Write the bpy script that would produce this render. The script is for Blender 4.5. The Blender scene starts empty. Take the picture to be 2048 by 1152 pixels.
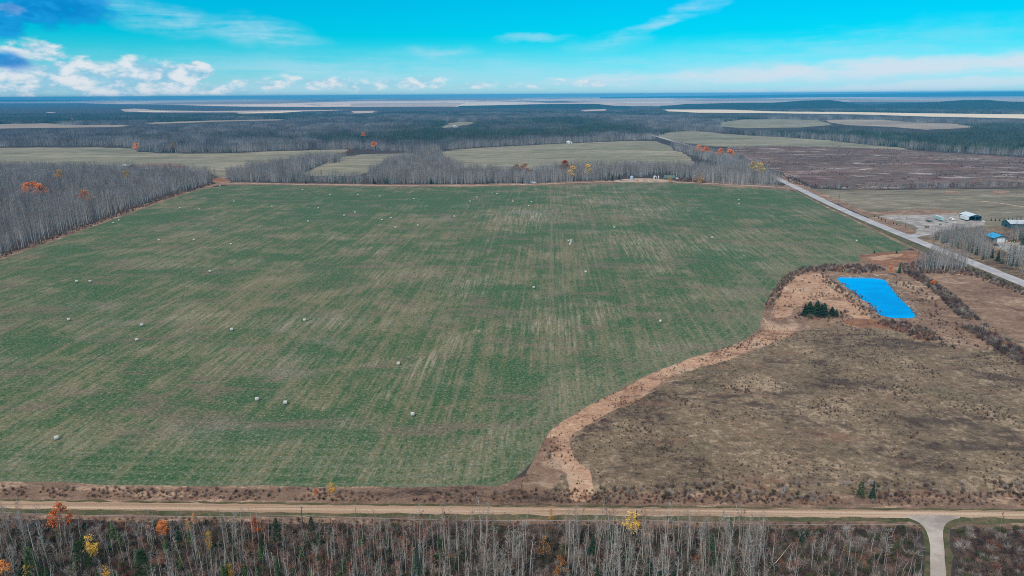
import bpy, bmesh, math, random
import numpy as np
from mathutils import Vector, Matrix, noise as mnoise
from mathutils.geometry import delaunay_2d_cdt

random.seed(7)
rng = np.random.default_rng(7)
sc = bpy.context.scene
R = math.radians

# ------------------------------------------------------------------ camera
H = 120.0                      # height of the drone above the fields
F = 1366.0                     # focal length in pixels of a 2048 wide frame
PITCH, ROLL = 15.80, 0.34
cd = bpy.data.cameras.new('camera')
cam = bpy.data.objects.new('camera', cd)
sc.collection.objects.link(cam)
sc.camera = cam
cd.sensor_width = 36.0
cd.lens = 36.0 * F / 2048.0
cd.clip_start = 1.0
cd.clip_end = 150000.0
CM = Matrix.Translation((0, 0, H)) @ Matrix.Rotation(R(90 - PITCH), 4, 'X') @ Matrix.Rotation(R(-ROLL), 4, 'Z')
cam.matrix_world = CM
C3 = CM.to_3x3()


def ray(px, py):
    return (C3 @ Vector(((px - 1024) / F, -(py - 576) / F, -1))).normalized()


def G(px, py, z=0.0):
    """place on the ground seen at this pixel of the photograph"""
    d = ray(px, py)
    t = (z - H) / d.z
    return (d.x * t, d.y * t)


def azel(px, py):
    d = ray(px, py)
    return math.atan2(d.x, d.y), math.asin(d.z)


def Gv(px, py, z=0.0):
    g = G(px, py, z)
    return Vector((g[0], g[1], z))


# ------------------------------------------------------------------ node helpers
class NT:
    def __init__(self, tree):
        self.t = tree
        self.n = tree.nodes
        self.l = tree.links

    def put(self, sock, v):
        if v is None:
            return
        if isinstance(v, bpy.types.NodeSocket):
            self.l.new(v, sock)
        else:
            if sock.type == 'RGBA' and not isinstance(v, (int, float)) and len(v) == 3:
                v = (*v, 1)
            sock.default_value = v

    def node(self, typ, **kw):
        n = self.n.new(typ)
        for k, v in kw.items():
            setattr(n, k, v)
        return n

    def math(self, op, a, b=None, c=None, clamp=False):
        n = self.node('ShaderNodeMath', operation=op, use_clamp=clamp)
        for i, v in enumerate((a, b, c)):
            if v is not None:
                self.put(n.inputs[i], v)
        return n.outputs[0]

    def mix(self, f, a, b, blend='MIX'):
        n = self.node('ShaderNodeMix', data_type='RGBA', blend_type=blend)
        self.put(n.inputs[0], f)
        self.put(n.inputs[6], a)
        self.put(n.inputs[7], b)
        return n.outputs[2]

    def ramp(self, f, a, b, c=0.0, d=1.0, smooth=True):
        n = self.node('ShaderNodeMapRange', interpolation_type='SMOOTHSTEP' if smooth else 'LINEAR')
        self.put(n.inputs[0], f)
        for i, v in enumerate((a, b, c, d)):
            n.inputs[i + 1].default_value = v
        return n.outputs[0]

    def noise(self, vec, scale, detail=4, rough=0.55, dist=0.0):
        n = self.node('ShaderNodeTexNoise')
        self.put(n.inputs['Vector'], vec)
        n.inputs['Scale'].default_value = scale
        n.inputs['Detail'].default_value = detail
        n.inputs['Roughness'].default_value = rough
        n.inputs['Distortion'].default_value = dist
        return n.outputs[0]

    def mapping(self, vec, scale=(1, 1, 1), rot=(0, 0, 0), loc=(0, 0, 0), typ='POINT'):
        n = self.node('ShaderNodeMapping', vector_type=typ)
        self.put(n.inputs[0], vec)
        n.inputs['Location'].default_value = loc
        n.inputs['Rotation'].default_value = rot
        n.inputs['Scale'].default_value = scale
        return n.outputs[0]


# ------------------------------------------------------------------ sky, sun, exposure
SUN_EL, SUN_AZ = 48.0, 215.0       # azimuth clockwise from +Y: behind the camera, a little left
w = bpy.data.worlds.new('World')
sc.world = w
w.use_nodes = True
w.node_tree.nodes.clear()
T = NT(w.node_tree)
sky = T.node('ShaderNodeTexSky', sky_type='NISHITA', sun_disc=False)
sky.sun_elevation = R(SUN_EL)
sky.sun_rotation = R(SUN_AZ)
sky.altitude = 700
sky.air_density = 1.3
sky.dust_density = 0.3
sky.ozone_density = 3.0
tc = T.node('ShaderNodeTexCoord')
sep = T.node('ShaderNodeSeparateXYZ')
T.put(sep.inputs[0], tc.outputs['Generated'])
az = T.math('ARCTAN2', sep.outputs[0], sep.outputs[1])
el = T.math('ARCSINE', sep.outputs[2])
comb = T.node('ShaderNodeCombineXYZ')
T.put(comb.inputs[0], az)
T.put(comb.inputs[1], el)
ae = comb.outputs[0]
BG_STRENGTH = 0.12
# clear air: deep cyan, paler towards the land
el_lo = T.ramp(el, R(-0.5), R(4.6), 0, 1)
tint = T.mix(el_lo, (0.56, 1.10, 1.85), (0.0, 1.02, 1.40))
clear = T.mix(1.0, sky.outputs[0], tint, 'MULTIPLY')
SKYG = 0.72
clear = T.mix(1.0, clear, (SKYG, SKYG, SKYG), 'MULTIPLY')
wp = T.node('ShaderNodeTexNoise')
T.put(wp.inputs['Vector'], T.mapping(ae, scale=(22, 50, 1)))
wp.inputs['Scale'].default_value = 1.0
wp.inputs['Detail'].default_value = 5
wv = T.node('ShaderNodeVectorMath', operation='MULTIPLY_ADD')
T.put(wv.inputs[0], wp.outputs[1])
wv.inputs[1].default_value = (0.05, 0.022, 0)
T.put(wv.inputs[2], ae)
wae = wv.outputs[0]
W0 = (0.025, 0.011)
n_puff = T.noise(T.mapping(ae, scale=(34, 66, 1)), 1.0, 8, 0.58, 0.2)
n_wisp = T.noise(T.mapping(ae, scale=(7, 45, 1), rot=(0, 0, 0.06)), 1.0, 7, 0.62, 0.3)
n_fine = T.noise(T.mapping(ae, scale=(50, 120, 1)), 1.0, 6, 0.6)


def blob(px, py, rx, ry, ang=0.0, inner=0.25):
    a, e = azel(px, py)
    v = T.node('ShaderNodeVectorMath', operation='SUBTRACT')
    T.put(v.inputs[0], wae)
    v.inputs[1].default_value = (a + W0[0], e + W0[1], 0)
    m = T.mapping(v.outputs[0], scale=(F / rx, F / ry, 1), rot=(0, 0, 0))
    if ang:
        v2 = T.node('ShaderNodeVectorRotate', rotation_type='Z_AXIS')
        T.put(v2.inputs['Vector'], v.outputs[0])
        v2.inputs['Angle'].default_value = R(-ang)
        m = T.mapping(v2.outputs[0], scale=(F / rx, F / ry, 1))
    ln = T.node('ShaderNodeVectorMath', operation='LENGTH')
    T.put(ln.inputs[0], m)
    return T.ramp(ln.outputs['Value'], 1.15, inner * 0.6, 0, 1)


def union(lst):
    o = lst[0]
    for b in lst[1:]:
        o = T.math('MAXIMUM', o, b)
    return o


CLOUD_W = (6.7, 6.9, 7.2)
# thin veils and cirrus
veil = union([T.math('MULTIPLY', blob(*b[:5], inner=0.0), b[5]) for b in (
    (355, 42, 130, 28, -6, .75), (515, 66, 130, 30, -8, .8), (885, 106, 95, 18, 0, .55), (1070, 76, 80, 10, 2, .6),
    (1210, 88, 90, 22, 6, .5), (1310, 48, 100, 12, 18, .6), (1390, 18, 60, 16, 14, .65), (1300, 125, 300, 14, 1, .4),
    (600, 175, 600, 42, 0, .5), (1500, 170, 700, 60, 0, .75), (700, 150, 700, 50, 0, .55), (200, 175, 400, 50, 0, .6), (1500, 110, 160, 7, 0, .4),
    (250, 10, 110, 14, -8, .5), (1700, 95, 500, 40, 3, .32))])
n_str = T.noise(T.mapping(ae, scale=(5, 90, 1), rot=(0, 0, 0.05)), 1.0, 7, 0.65, 0.5)
veil_f = T.math('MULTIPLY', veil, T.ramp(T.math('ADD', T.math('MULTIPLY', n_wisp, 0.6), T.math('ADD', T.math('MULTIPLY', n_fine, 0.2), T.math('MULTIPLY', n_str, 0.4))), 0.44, 0.72))
c = T.mix(veil_f, clear, (4.0, 6.1, 7.3))
# long banks low over the right-hand land
bank = union([T.math('MULTIPLY', blob(*b[:5], inner=0.45), b[5]) for b in (
    (1720, 138, 460, 20, 2, .95), (1420, 152, 170, 13, 2, .8), (2010, 126, 230, 16, 2, .95), (1850, 172, 330, 11, 3, .7), (1230, 158, 150, 11, 3, .6),
    (1560, 186, 300, 7, 1, .6))])
bank_f = T.math('MULTIPLY', bank, T.ramp(n_wisp, 0.22, 0.52))
c = T.mix(bank_f, c, (5.4, 6.4, 7.2))
# cumulus on the left and small ones along the land
cum = union([T.math('MULTIPLY', blob(*b[:4], 0, 0.35), b[4]) for b in (
    (60, 150, 100, 38, 1.1), (170, 142, 85, 28, 1.1), (270, 150, 95, 36, 1.1), (335, 152, 90, 32, 1.15), (388, 146, 44, 26, 1.25), (200, 176, 260, 24, 1.0),
    (540, 168, 110, 12, .72), (655, 164, 100, 15, .82), (720, 172, 150, 11, .74), (820, 162, 100, 12, .8), (930, 170, 130, 8, .62),
    (75, 105, 60, 28, 1.0), (20, 22, 30, 10, 1.0), (450, 180, 130, 12, .85), (1170, 165, 130, 9, .6), (1050, 172, 140, 8, .55))])
shade = T.ramp(T.math('SUBTRACT', n_puff, T.math('MULTIPLY', n_fine, 0.35)), 0.20, 0.44)
ccol = T.mix(shade, (2.2, 4.6, 6.2), CLOUD_W)
cum_f = T.ramp(T.math('ADD', T.math('MULTIPLY', cum, 0.75), T.math('MULTIPLY', T.math('SUBTRACT', n_puff, 0.5), 1.9)), 0.16, 0.80)
cum_f = T.math('MULTIPLY', cum_f, T.ramp(cum, 0.0, 0.25))
c = T.mix(T.math('MULTIPLY', cum_f, 0.9), c, ccol)
# heavy blue cloud at the top left
blu = union([blob(*b, 0, 0.3) for b in ((110, 16, 120, 42), (60, 26, 80, 26), (0, 45, 55, 30), (8, 124, 60, 22))])
blu_f = T.ramp(T.math('ADD', T.math('MULTIPLY', blu, 0.9), T.math('MULTIPLY', T.math('SUBTRACT', n_puff, 0.5), 1.6)), 0.15, 0.85)
blu_f = T.math('MULTIPLY', blu_f, T.ramp(blu, 0.0, 0.3))
bcol = T.mix(T.ramp(n_puff, 0.35, 0.65), (0.02, 1.5, 4.9), (0.10, 2.6, 6.2))
c = T.mix(T.math('MULTIPLY', blu_f, 0.85), c, bcol)
# broken cloud overhead, above the picture: this is what softens the light on the fields
over = T.ramp(el, R(24), R(50), 0, 0.92)
n_over = T.noise(tc.outputs['Generated'], 2.2, 5, 0.5)
over_f = T.math('MULTIPLY', over, T.ramp(n_over, 0.25, 0.5))
c = T.mix(over_f, c, (7.4, 6.9, 6.4))
# below the horizon (never seen): the land's own tone
c = T.mix(T.ramp(el, R(-1.5), R(-0.6), 1, 0), c, (1.3, 1.5, 1.7))
bg = T.node('ShaderNodeBackground')
T.put(bg.inputs[0], c)
bg.inputs[1].default_value = BG_STRENGTH
wo = T.node('ShaderNodeOutputWorld')
T.l.new(bg.outputs[0], wo.inputs[0])

sl = bpy.data.lights.new('sun', 'SUN')
sl.energy = 2.4
sl.angle = R(9)
sl.color = (1.0, 0.87, 0.74)
so = bpy.data.objects.new('sun', sl)
sc.collection.objects.link(so)
sd = Vector((math.sin(R(SUN_AZ)) * math.cos(R(SUN_EL)), math.cos(R(SUN_AZ)) * math.cos(R(SUN_EL)), math.sin(R(SUN_EL))))
so.rotation_euler = sd.to_track_quat('Z', 'Y').to_euler()

sc.view_settings.view_transform = 'Standard'
sc.view_settings.look = 'None'
sc.view_settings.gamma = 1.0
sc.view_settings.exposure = 0.0
sc.render.engine = 'CYCLES'
sc.cycles.pixel_filter_type = 'BLACKMAN_HARRIS'
sc.cycles.filter_width = 1.0
sc.cycles.max_bounces = 4
sc.cycles.diffuse_bounces = 2
sc.cycles.glossy_bounces = 2
sc.cycles.transparent_max_bounces = 6
sc.cycles.volume_bounces = 0
sc.cycles.use_denoising = False
sc.cycles.use_adaptive_sampling = False


# ------------------------------------------------------------------ materials
def mat(name, rough=0.95, spec=0.15):
    m = bpy.data.materials.new(name)
    m.use_nodes = True
    t = NT(m.node_tree)
    b = m.node_tree.nodes['Principled BSDF']
    b.inputs['Roughness'].default_value = rough
    b.inputs['Specular IOR Level'].default_value = spec
    geo = t.node('ShaderNodeNewGeometry')
    return m, t, b, geo.outputs['Position']


def bump(t, b, h, dist, strength=0.6):
    n = t.node('ShaderNodeBump')
    n.inputs['Strength'].default_value = strength
    n.inputs['Distance'].default_value = dist
    t.put(n.inputs['Height'], h)
    t.put(b.inputs['Normal'], n.outputs[0])


ROWS = azel(1100, 190)[0]       # heading of the field's seed rows


def grassland(name, dark, mid, light, big=0.01, mid_s=0.08, fine=0.9, stretch=(1, 1), rot=0.0, extra=None, speck=None, lo=0.32, hi=0.68):
    m, t, b, P = mat(name)
    V = t.mapping(P, scale=(stretch[0], stretch[1], 1), rot=(0, 0, rot))
    a = t.noise(V, big, 5, 0.6, 0.6)
    d = t.noise(V, mid_s, 6, 0.65, 0.3)
    e = t.noise(P, fine, 3, 0.7)
    s = t.math('ADD', t.math('MULTIPLY', a, 0.35), t.math('ADD', t.math('MULTIPLY', d, 0.4), t.math('MULTIPLY', e, 0.25)))
    c1 = t.mix(t.ramp(s, lo, 0.5), dark, mid)
    c1 = t.mix(t.ramp(s, 0.5, hi), c1, light)
    if speck:
        k = t.noise(P, 1.7, 2, 0.6)
        c1 = t.mix(t.math('MULTIPLY', t.ramp(k, 0.60, 0.74), speck[1]), c1, speck[0])
    if extra:
        c1 = extra(t, P, c1)
    t.put(b.inputs['Base Color'], c1)
    bump(t, b, t.math('ADD', e, t.math('MULTIPLY', d, 1.5)), 0.5, 0.9)
    return m


def attr(t, name):
    n = t.node('ShaderNodeAttribute', attribute_name=name)
    return n.outputs['Fac']


# the green hay field
def field_material():
    m, t, b, P = mat('hay_field')
    V = t.mapping(P, rot=(0, 0, ROWS))
    big = t.noise(t.mapping(V, scale=(0.0095, 0.0085, 1)), 1.0, 4, 0.6, 0.8)
    patch = t.noise(t.mapping(V, scale=(0.030, 0.030, 1)), 1.0, 5, 0.62, 0.7)
    rows = t.noise(t.mapping(V, scale=(0.42, 0.018, 1)), 1.0, 5, 0.7)
    rows2 = t.noise(t.mapping(V, scale=(1.1, 0.06, 1), loc=(9, 4, 0)), 1.0, 4, 0.7)
    grain = t.noise(P, 0.75, 4, 0.8)
    grain2 = t.noise(P, 2.2, 2, 0.7)
    tuft = t.noise(t.mapping(V, scale=(0.30, 0.12, 1), loc=(3, 77, 0)), 1.0, 4, 0.75)
    pale, lush, grey, stripe, path = (attr(t, k) for k in ('pale', 'lush', 'grey', 'stripe', 'path'))
    swath = t.noise(t.mapping(V, scale=(0.16, 0.0035, 1), loc=(40, 2, 0)), 1.0, 5, 0.75)
    lines = t.noise(t.mapping(V, scale=(0.55, 0.0045, 1), loc=(4, 22, 0)), 1.0, 3, 0.7)
    dry = t.math('ADD', t.math('MULTIPLY', big, 0.42), t.math('MULTIPLY', patch, 0.58))
    dry = t.math('ADD', dry, t.math('ADD', t.math('MULTIPLY', t.math('SUBTRACT', swath, 0.46), 0.55), t.math('MULTIPLY', t.math('SUBTRACT', lines, 0.5), 0.40)))
    dry = t.math('ADD', dry, t.math('MULTIPLY', t.math('SUBTRACT', rows, 0.5), 0.30))
    dry = t.math('ADD', dry, t.math('MULTIPLY', t.math('SUBTRACT', tuft, 0.5), 0.45))
    dry = t.math('SUBTRACT', dry, t.math('MULTIPLY', lush, 0.20))
    dry = t.math('ADD', dry, t.math('MULTIPLY', pale, 0.10))
    f = t.ramp(dry, 0.40, 0.68)
    base = t.mix(f, (0.048, 0.112, 0.043), (0.184, 0.166, 0.092))
    # brown bare patches
    br = t.noise(t.mapping(V, scale=(0.018, 0.055, 1), loc=(50, 20, 0)), 1.0, 6, 0.70, 0.5)
    base = t.mix(t.math('MULTIPLY', t.ramp(br, 0.51, 0.64), 0.60), base, (0.190, 0.135, 0.105))
    # pale straw left along the rows
    st = t.math('MULTIPLY', t.math('ADD', rows, rows2), 0.5)
    straw = t.math('MULTIPLY', t.ramp(st, 0.47, 0.62), t.math('ADD', t.ramp(patch, 0.46, 0.70, 0, 0.50), t.math('MULTIPLY', pale, 1.0)), clamp=True)
    base = t.mix(straw, base, (0.42, 0.385, 0.29))
    base = t.mix(t.math('MULTIPLY', grey, t.ramp(t.math('ADD', t.math('MULTIPLY', patch, 0.5), t.math('ADD', t.math('MULTIPLY', rows2, 0.5), t.math('MULTIPLY', tuft, 0.4))), 0.55, 0.85)), base, (0.26, 0.235, 0.22))
    base = t.mix(t.math('MULTIPLY', stripe, t.ramp(rows2, 0.4, 0.6, 0.3, 1.0)), base, (0.24, 0.185, 0.14))
    # two worn wheelings running the length of the field
    sp = t.node('ShaderNodeSeparateXYZ')
    t.put(sp.inputs[0], t.mapping(P, rot=(0, 0, ROWS), loc=(0, 0, 0)))
    for cx, wd, am in TRACKS:
        dx = t.math('ABSOLUTE', t.math('SUBTRACT', sp.outputs[0], cx))
        k = t.math('MULTIPLY', t.ramp(dx, wd, wd * 0.3, 0, am), t.ramp(t.noise(t.mapping(V, scale=(0.2, 0.012, 1)), 1.0, 3, 0.6), 0.38, 0.55))
        base = t.mix(k, base, (0.24, 0.20, 0.145))
    # passes of the mower round the edge
    wv = t.node('ShaderNodeMath', operation='SINE')
    t.put(wv.inputs[0], t.math('MULTIPLY', path, 1.15))
    edge = t.ramp(path, 5.0, 58.0, 1, 0)
    base = t.mix(t.math('MULTIPLY', t.math('MULTIPLY', t.ramp(wv.outputs[0], -0.4, 1.0), edge), t.ramp(patch, 0.3, 0.6, 0.2, 0.6)), base, (0.155, 0.180, 0.115))
    # grain of the sward
    g = t.math('ADD', t.math('MULTIPLY', grain, 0.65), t.math('MULTIPLY', grain2, 0.35))
    base = t.mix(t.ramp(g, 0.51, 0.62, 0, 0.58), base, (0.40, 0.38, 0.26))
    base = t.mix(t.ramp(g, 0.48, 0.36, 0, 0.90), base, (0.016, 0.034, 0.016))
    base = t.mix(t.ramp(tuft, 0.44, 0.30, 0, 0.55), base, (0.030, 0.062, 0.038))
    t.put(b.inputs['Base Color'], base)
    bump(t, b, g, 0.35, 0.6)
    return m


def _u(px, py):
    g = G(px, py)
    return g[0] * math.cos(ROWS) - g[1] * math.sin(ROWS)


TRACKS = [(_u(1104, 540), 2.2, 0.42), (_u(1117, 540), 1.4, 0.35), (_u(1130, 600), 1.0, 0.4), (_u(960, 640), 1.2, 0.4), (_u(900, 700), 1.2, 0.35)]


def tracks(t, P, c1):
    return c1


M = {}
M['field'] = field_material()
M['forest_floor'] = grassland('forest_floor', (0.030, 0.024, 0.022), (0.062, 0.048, 0.042), (0.12, 0.09, 0.072), 0.006, 0.12, 0.7)


def heath_extra(t, P, c1):
    d = t.noise(t.mapping(P, scale=(0.020, 0.034, 1)), 1.0, 8, 0.74, 0.3)
    c1 = t.mix(t.ramp(d, 0.51, 0.60, 0, 0.72), c1, (0.056, 0.037, 0.033))
    d2 = t.noise(t.mapping(P, scale=(0.16, 0.28, 1), loc=(3, 8, 0)), 1.0, 7, 0.75, 0.2)
    c1 = t.mix(t.ramp(d2, 0.56, 0.66, 0, 0.55), c1, (0.38, 0.30, 0.22))
    d3 = t.noise(t.mapping(P, scale=(0.028, 0.060, 1), loc=(33, 8, 0)), 1.0, 7, 0.72)
    c1 = t.mix(t.ramp(d3, 0.55, 0.65, 0, 0.55), c1, (0.25, 0.125, 0.085))
    d4 = t.noise(t.mapping(P, scale=(0.02, 0.03, 1), loc=(93, 8, 0)), 1.0, 6, 0.7)
    c1 = t.mix(t.ramp(d4, 0.56, 0.68, 0, 0.5), c1, (0.135, 0.125, 0.070))
    return c1


M['heath'] = grassland('rough_pasture', (0.070, 0.047, 0.030), (0.195, 0.142, 0.090), (0.400, 0.300, 0.200), 0.03, 0.30, 0.7,
                       extra=heath_extra, speck=((0.60, 0.50, 0.38), 0.85), lo=0.38, hi=0.60)
def mottled(t, P, c1):
    d = t.noise(t.mapping(P, scale=(0.05, 0.08, 1), loc=(5, 1, 0)), 1.0, 7, 0.72)
    c1 = t.mix(t.ramp(d, 0.52, 0.62, 0, 0.65), c1, (0.14, 0.075, 0.05))
    d2 = t.noise(t.mapping(P, scale=(0.03, 0.05, 1), loc=(65, 1, 0)), 1.0, 6, 0.7)
    return t.mix(t.ramp(d2, 0.54, 0.64, 0, 0.6), c1, (0.52, 0.38, 0.27))


M['tan'] = grassland('dry_reed_grass', (0.24, 0.125, 0.080), (0.47, 0.285, 0.180), (0.68, 0.47, 0.325), 0.03, 0.30, 0.9,
                     extra=mottled, speck=((0.78, 0.58, 0.43), 0.45), lo=0.38, hi=0.62)
M['tan_dull'] = grassland('dull_dry_grass', (0.12, 0.072, 0.048), (0.25, 0.160, 0.108), (0.44, 0.31, 0.215), 0.03, 0.20, 0.7,
                          extra=mottled, speck=((0.62, 0.48, 0.36), 0.6), lo=0.38, hi=0.62)
M['verge'] = grassland('roadside_grass', (0.075, 0.048, 0.035), (0.215, 0.140, 0.098), (0.46, 0.32, 0.22), 0.03, 0.22, 0.7,
                       stretch=(0.35, 1), speck=((0.55, 0.38, 0.28), 0.7), lo=0.38, hi=0.60)
def worn(t, P, c1):
    d = t.noise(t.mapping(P, scale=(0.10, 0.3, 1), loc=(5, 1, 0)), 1.0, 7, 0.75)
    return t.mix(t.ramp(d, 0.46, 0.60, 0, 0.8), c1, (0.17, 0.12, 0.075))


M['verge_green'] = grassland('green_verge', (0.035, 0.045, 0.018), (0.090, 0.095, 0.042), (0.21, 0.185, 0.095), 0.04, 0.3, 0.9, extra=worn, lo=.38, hi=.62)
M['orange'] = grassland('rust_grass', (0.14, 0.062, 0.036), (0.27, 0.130, 0.075), (0.55, 0.36, 0.20), 0.04, 0.2, 0.7, extra=mottled)
def streaky(t, P, c1):
    d = t.noise(t.mapping(P, scale=(0.008, 0.03, 1), loc=(5, 1, 0)), 1.0, 7, 0.7)
    c1 = t.mix(t.ramp(d, 0.54, 0.66, 0, 0.6), c1, (0.36, 0.31, 0.23))
    d2 = t.noise(t.mapping(P, scale=(0.006, 0.02, 1), loc=(65, 1, 0)), 1.0, 7, 0.7)
    return t.mix(t.ramp(d2, 0.52, 0.64, 0, 0.5), c1, (0.085, 0.105, 0.065))


M['pasture'] = grassland('old_pasture', (0.110, 0.094, 0.066), (0.215, 0.186, 0.130), (0.38, 0.32, 0.23), 0.008, 0.08, 0.5,
                         stretch=(0.6, 1.4), extra=streaky, speck=((0.40, 0.36, 0.29), 0.5), lo=0.38, hi=0.62)
M['pale_green'] = grassland('pale_pasture', (0.145, 0.145, 0.098), (0.250, 0.232, 0.160), (0.42, 0.365, 0.265), 0.006, 0.05, 0.3,
                            stretch=(0.5, 1.3), extra=streaky, speck=((0.46, 0.41, 0.33), 0.5), lo=0.38, hi=0.62)


def bog_extra(t, P, c1):
    d = t.noise(t.mapping(P, scale=(0.010, 0.026, 1)), 1.0, 8, 0.72, 0.3)
    c1 = t.mix(t.ramp(d, 0.55, 0.62, 0, 0.85), c1, (0.50, 0.43, 0.41))
    d2 = t.noise(t.mapping(P, scale=(0.006, 0.009, 1), loc=(7, 3, 0)), 1.0, 7, 0.7)
    c1 = t.mix(t.ramp(d2, 0.52, 0.64, 0, 0.7), c1, (0.165, 0.072, 0.055))
    d3 = t.noise(t.mapping(P, scale=(0.02, 0.05, 1), loc=(17, 3, 0)), 1.0, 7, 0.72)
    c1 = t.mix(t.ramp(d3, 0.53, 0.62, 0, 0.6), c1, (0.045, 0.032, 0.032))
    return c1


M['bog'] = grassland('bog_heath', (0.062, 0.042, 0.034), (0.155, 0.105, 0.084), (0.30, 0.22, 0.18), 0.008, 0.06, 0.3,
                     stretch=(0.7, 1.4), extra=bog_extra, lo=0.38, hi=0.62)
M['straw'] = grassland('stubble', (0.66, 0.50, 0.34), (0.84, 0.68, 0.48), (0.92, 0.80, 0.62), 0.002, 0.01, 0.2)  # pale stubble with the sun through cloud gaps put into its colour
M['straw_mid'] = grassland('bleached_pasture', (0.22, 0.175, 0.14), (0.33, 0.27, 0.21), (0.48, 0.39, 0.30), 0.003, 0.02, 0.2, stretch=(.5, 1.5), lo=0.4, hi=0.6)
M['straw_dull_lit'] = grassland('grey_stubble', (0.40, 0.30, 0.25), (0.56, 0.43, 0.35), (0.72, 0.57, 0.46), 0.001, 0.006, 0.2)  # duller stubble, cloud-gap sunlight painted into the tone as well


def gravel(name, dark, mid, light, rows=True, rot=0.0):
    m, t, b, P = mat(name)
    V = t.mapping(P, rot=(0, 0, rot))
    a = t.noise(t.mapping(V, scale=(0.006, 0.75, 1)) if rows else t.mapping(V, scale=(0.1, 0.1, 1)), 1.0, 5, 0.6)
    e = t.noise(P, 2.2, 4, 0.7)
    s = t.math('ADD', t.math('MULTIPLY', a, 0.7), t.math('MULTIPLY', e, 0.3))
    c1 = t.mix(t.ramp(s, 0.40, 0.5), dark, mid)
    c1 = t.mix(t.ramp(s, 0.5, 0.58), c1, light)
    t.put(b.inputs['Base Color'], c1)
    bump(t, b, e, 0.08, 0.5)
    return m


NEAR_ROAD_ANG = math.atan2(G(1900, 1029)[1] - G(100, 1011)[1], G(1900, 1029)[0] - G(100, 1011)[0])
M['gravel'] = gravel('gravel_road', (0.25, 0.165, 0.108), (0.40, 0.275, 0.185), (0.58, 0.44, 0.32), rot=-NEAR_ROAD_ANG)
M['drive'] = gravel('gravel_lane', (0.30, 0.26, 0.23), (0.40, 0.35, 0.31), (0.50, 0.45, 0.40), rows=False)
M['yard'] = gravel('yard_gravel', (0.24, 0.22, 0.20), (0.34, 0.31, 0.285), (0.47, 0.43, 0.40), rows=False)
M['paved'] = gravel('weathered_asphalt', (0.34, 0.335, 0.345), (0.42, 0.415, 0.43), (0.50, 0.49, 0.50), rows=False)
M['track'] = gravel('dirt_track', (0.30, 0.21, 0.155), (0.42, 0.31, 0.235), (0.58, 0.46, 0.36), rows=False)


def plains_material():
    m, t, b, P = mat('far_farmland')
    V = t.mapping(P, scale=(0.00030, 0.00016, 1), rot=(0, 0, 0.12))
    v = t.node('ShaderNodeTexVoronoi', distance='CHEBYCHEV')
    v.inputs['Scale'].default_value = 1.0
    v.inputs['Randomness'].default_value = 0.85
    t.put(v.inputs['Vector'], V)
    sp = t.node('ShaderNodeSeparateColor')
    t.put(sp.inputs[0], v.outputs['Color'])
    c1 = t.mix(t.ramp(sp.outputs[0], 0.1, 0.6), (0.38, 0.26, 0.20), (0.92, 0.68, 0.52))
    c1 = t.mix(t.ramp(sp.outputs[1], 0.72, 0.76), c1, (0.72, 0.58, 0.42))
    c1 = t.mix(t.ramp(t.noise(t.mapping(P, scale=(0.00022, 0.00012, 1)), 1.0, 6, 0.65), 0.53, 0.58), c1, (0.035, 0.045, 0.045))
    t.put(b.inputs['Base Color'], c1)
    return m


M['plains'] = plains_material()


def twig_material(name, cols, rough=0.9):
    m, t, b, P = mat(name, rough)
    oi = t.node('ShaderNodeObjectInfo')
    r = oi.outputs['Random']
    n = t.noise(P, 0.35, 2, 0.6)
    k = t.math('ADD', t.math('MULTIPLY', r, 0.6), t.math('MULTIPLY', n, 0.4))
    c1 = t.mix(t.ramp(k, 0.15, 0.5), cols[0], cols[1])
    c1 = t.mix(t.ramp(k, 0.5, 0.85), c1, cols[2])
    t.put(b.inputs['Base Color'], c1)
    return m


M['bark'] = twig_material('aspen_bark', ((0.33, 0.295, 0.245), (0.52, 0.475, 0.405), (0.70, 0.65, 0.57)))
M['bark_dim'] = twig_material('grey_bark', ((0.26, 0.25, 0.24), (0.40, 0.385, 0.37), (0.55, 0.53, 0.51)))
M['bark_dark'] = twig_material('dark_bark', ((0.06, 0.045, 0.035), (0.10, 0.075, 0.06), (0.15, 0.115, 0.09)))
M['twig_grey'] = twig_material('grey_twigs', ((0.20, 0.160, 0.135), (0.35, 0.295, 0.255), (0.52, 0.455, 0.40)))
M['twig_mid'] = twig_material('woodland_twigs', ((0.12, 0.088, 0.072), (0.29, 0.235, 0.205), (0.50, 0.435, 0.39)))
M['bark_far'] = twig_material('far_bark', ((0.13, 0.12, 0.125), (0.22, 0.205, 0.21), (0.34, 0.32, 0.32)))
M['twig_far'] = twig_material('far_twigs', ((0.060, 0.045, 0.048), (0.135, 0.108, 0.112), (0.28, 0.24, 0.235)))
M['twig_salmon'] = twig_material('salmon_twigs', ((0.24, 0.11, 0.075), (0.36, 0.17, 0.12), (0.44, 0.26, 0.19)))
M['twig_brown'] = twig_material('brown_twigs', ((0.075, 0.050, 0.038), (0.155, 0.108, 0.082), (0.27, 0.20, 0.155)))
M['twig_plum'] = twig_material('plum_twigs', ((0.08, 0.038, 0.040), (0.135, 0.070, 0.072), (0.21, 0.13, 0.125)))
M['twig_rust'] = twig_material('rust_twigs', ((0.18, 0.075, 0.038), (0.31, 0.135, 0.065), (0.44, 0.24, 0.13)))
M['twig_brownish'] = twig_material('brownish_twigs', ((0.14, 0.095, 0.070), (0.24, 0.175, 0.135), (0.36, 0.28, 0.225)))
M['twig_olive'] = twig_material('olive_twigs', ((0.040, 0.050, 0.018), (0.075, 0.090, 0.032), (0.13, 0.14, 0.060)))
M['leaf_orange'] = twig_material('orange_leaves', ((0.70, 0.17, 0.035), (0.90, 0.28, 0.06), (0.92, 0.42, 0.11)))
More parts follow.
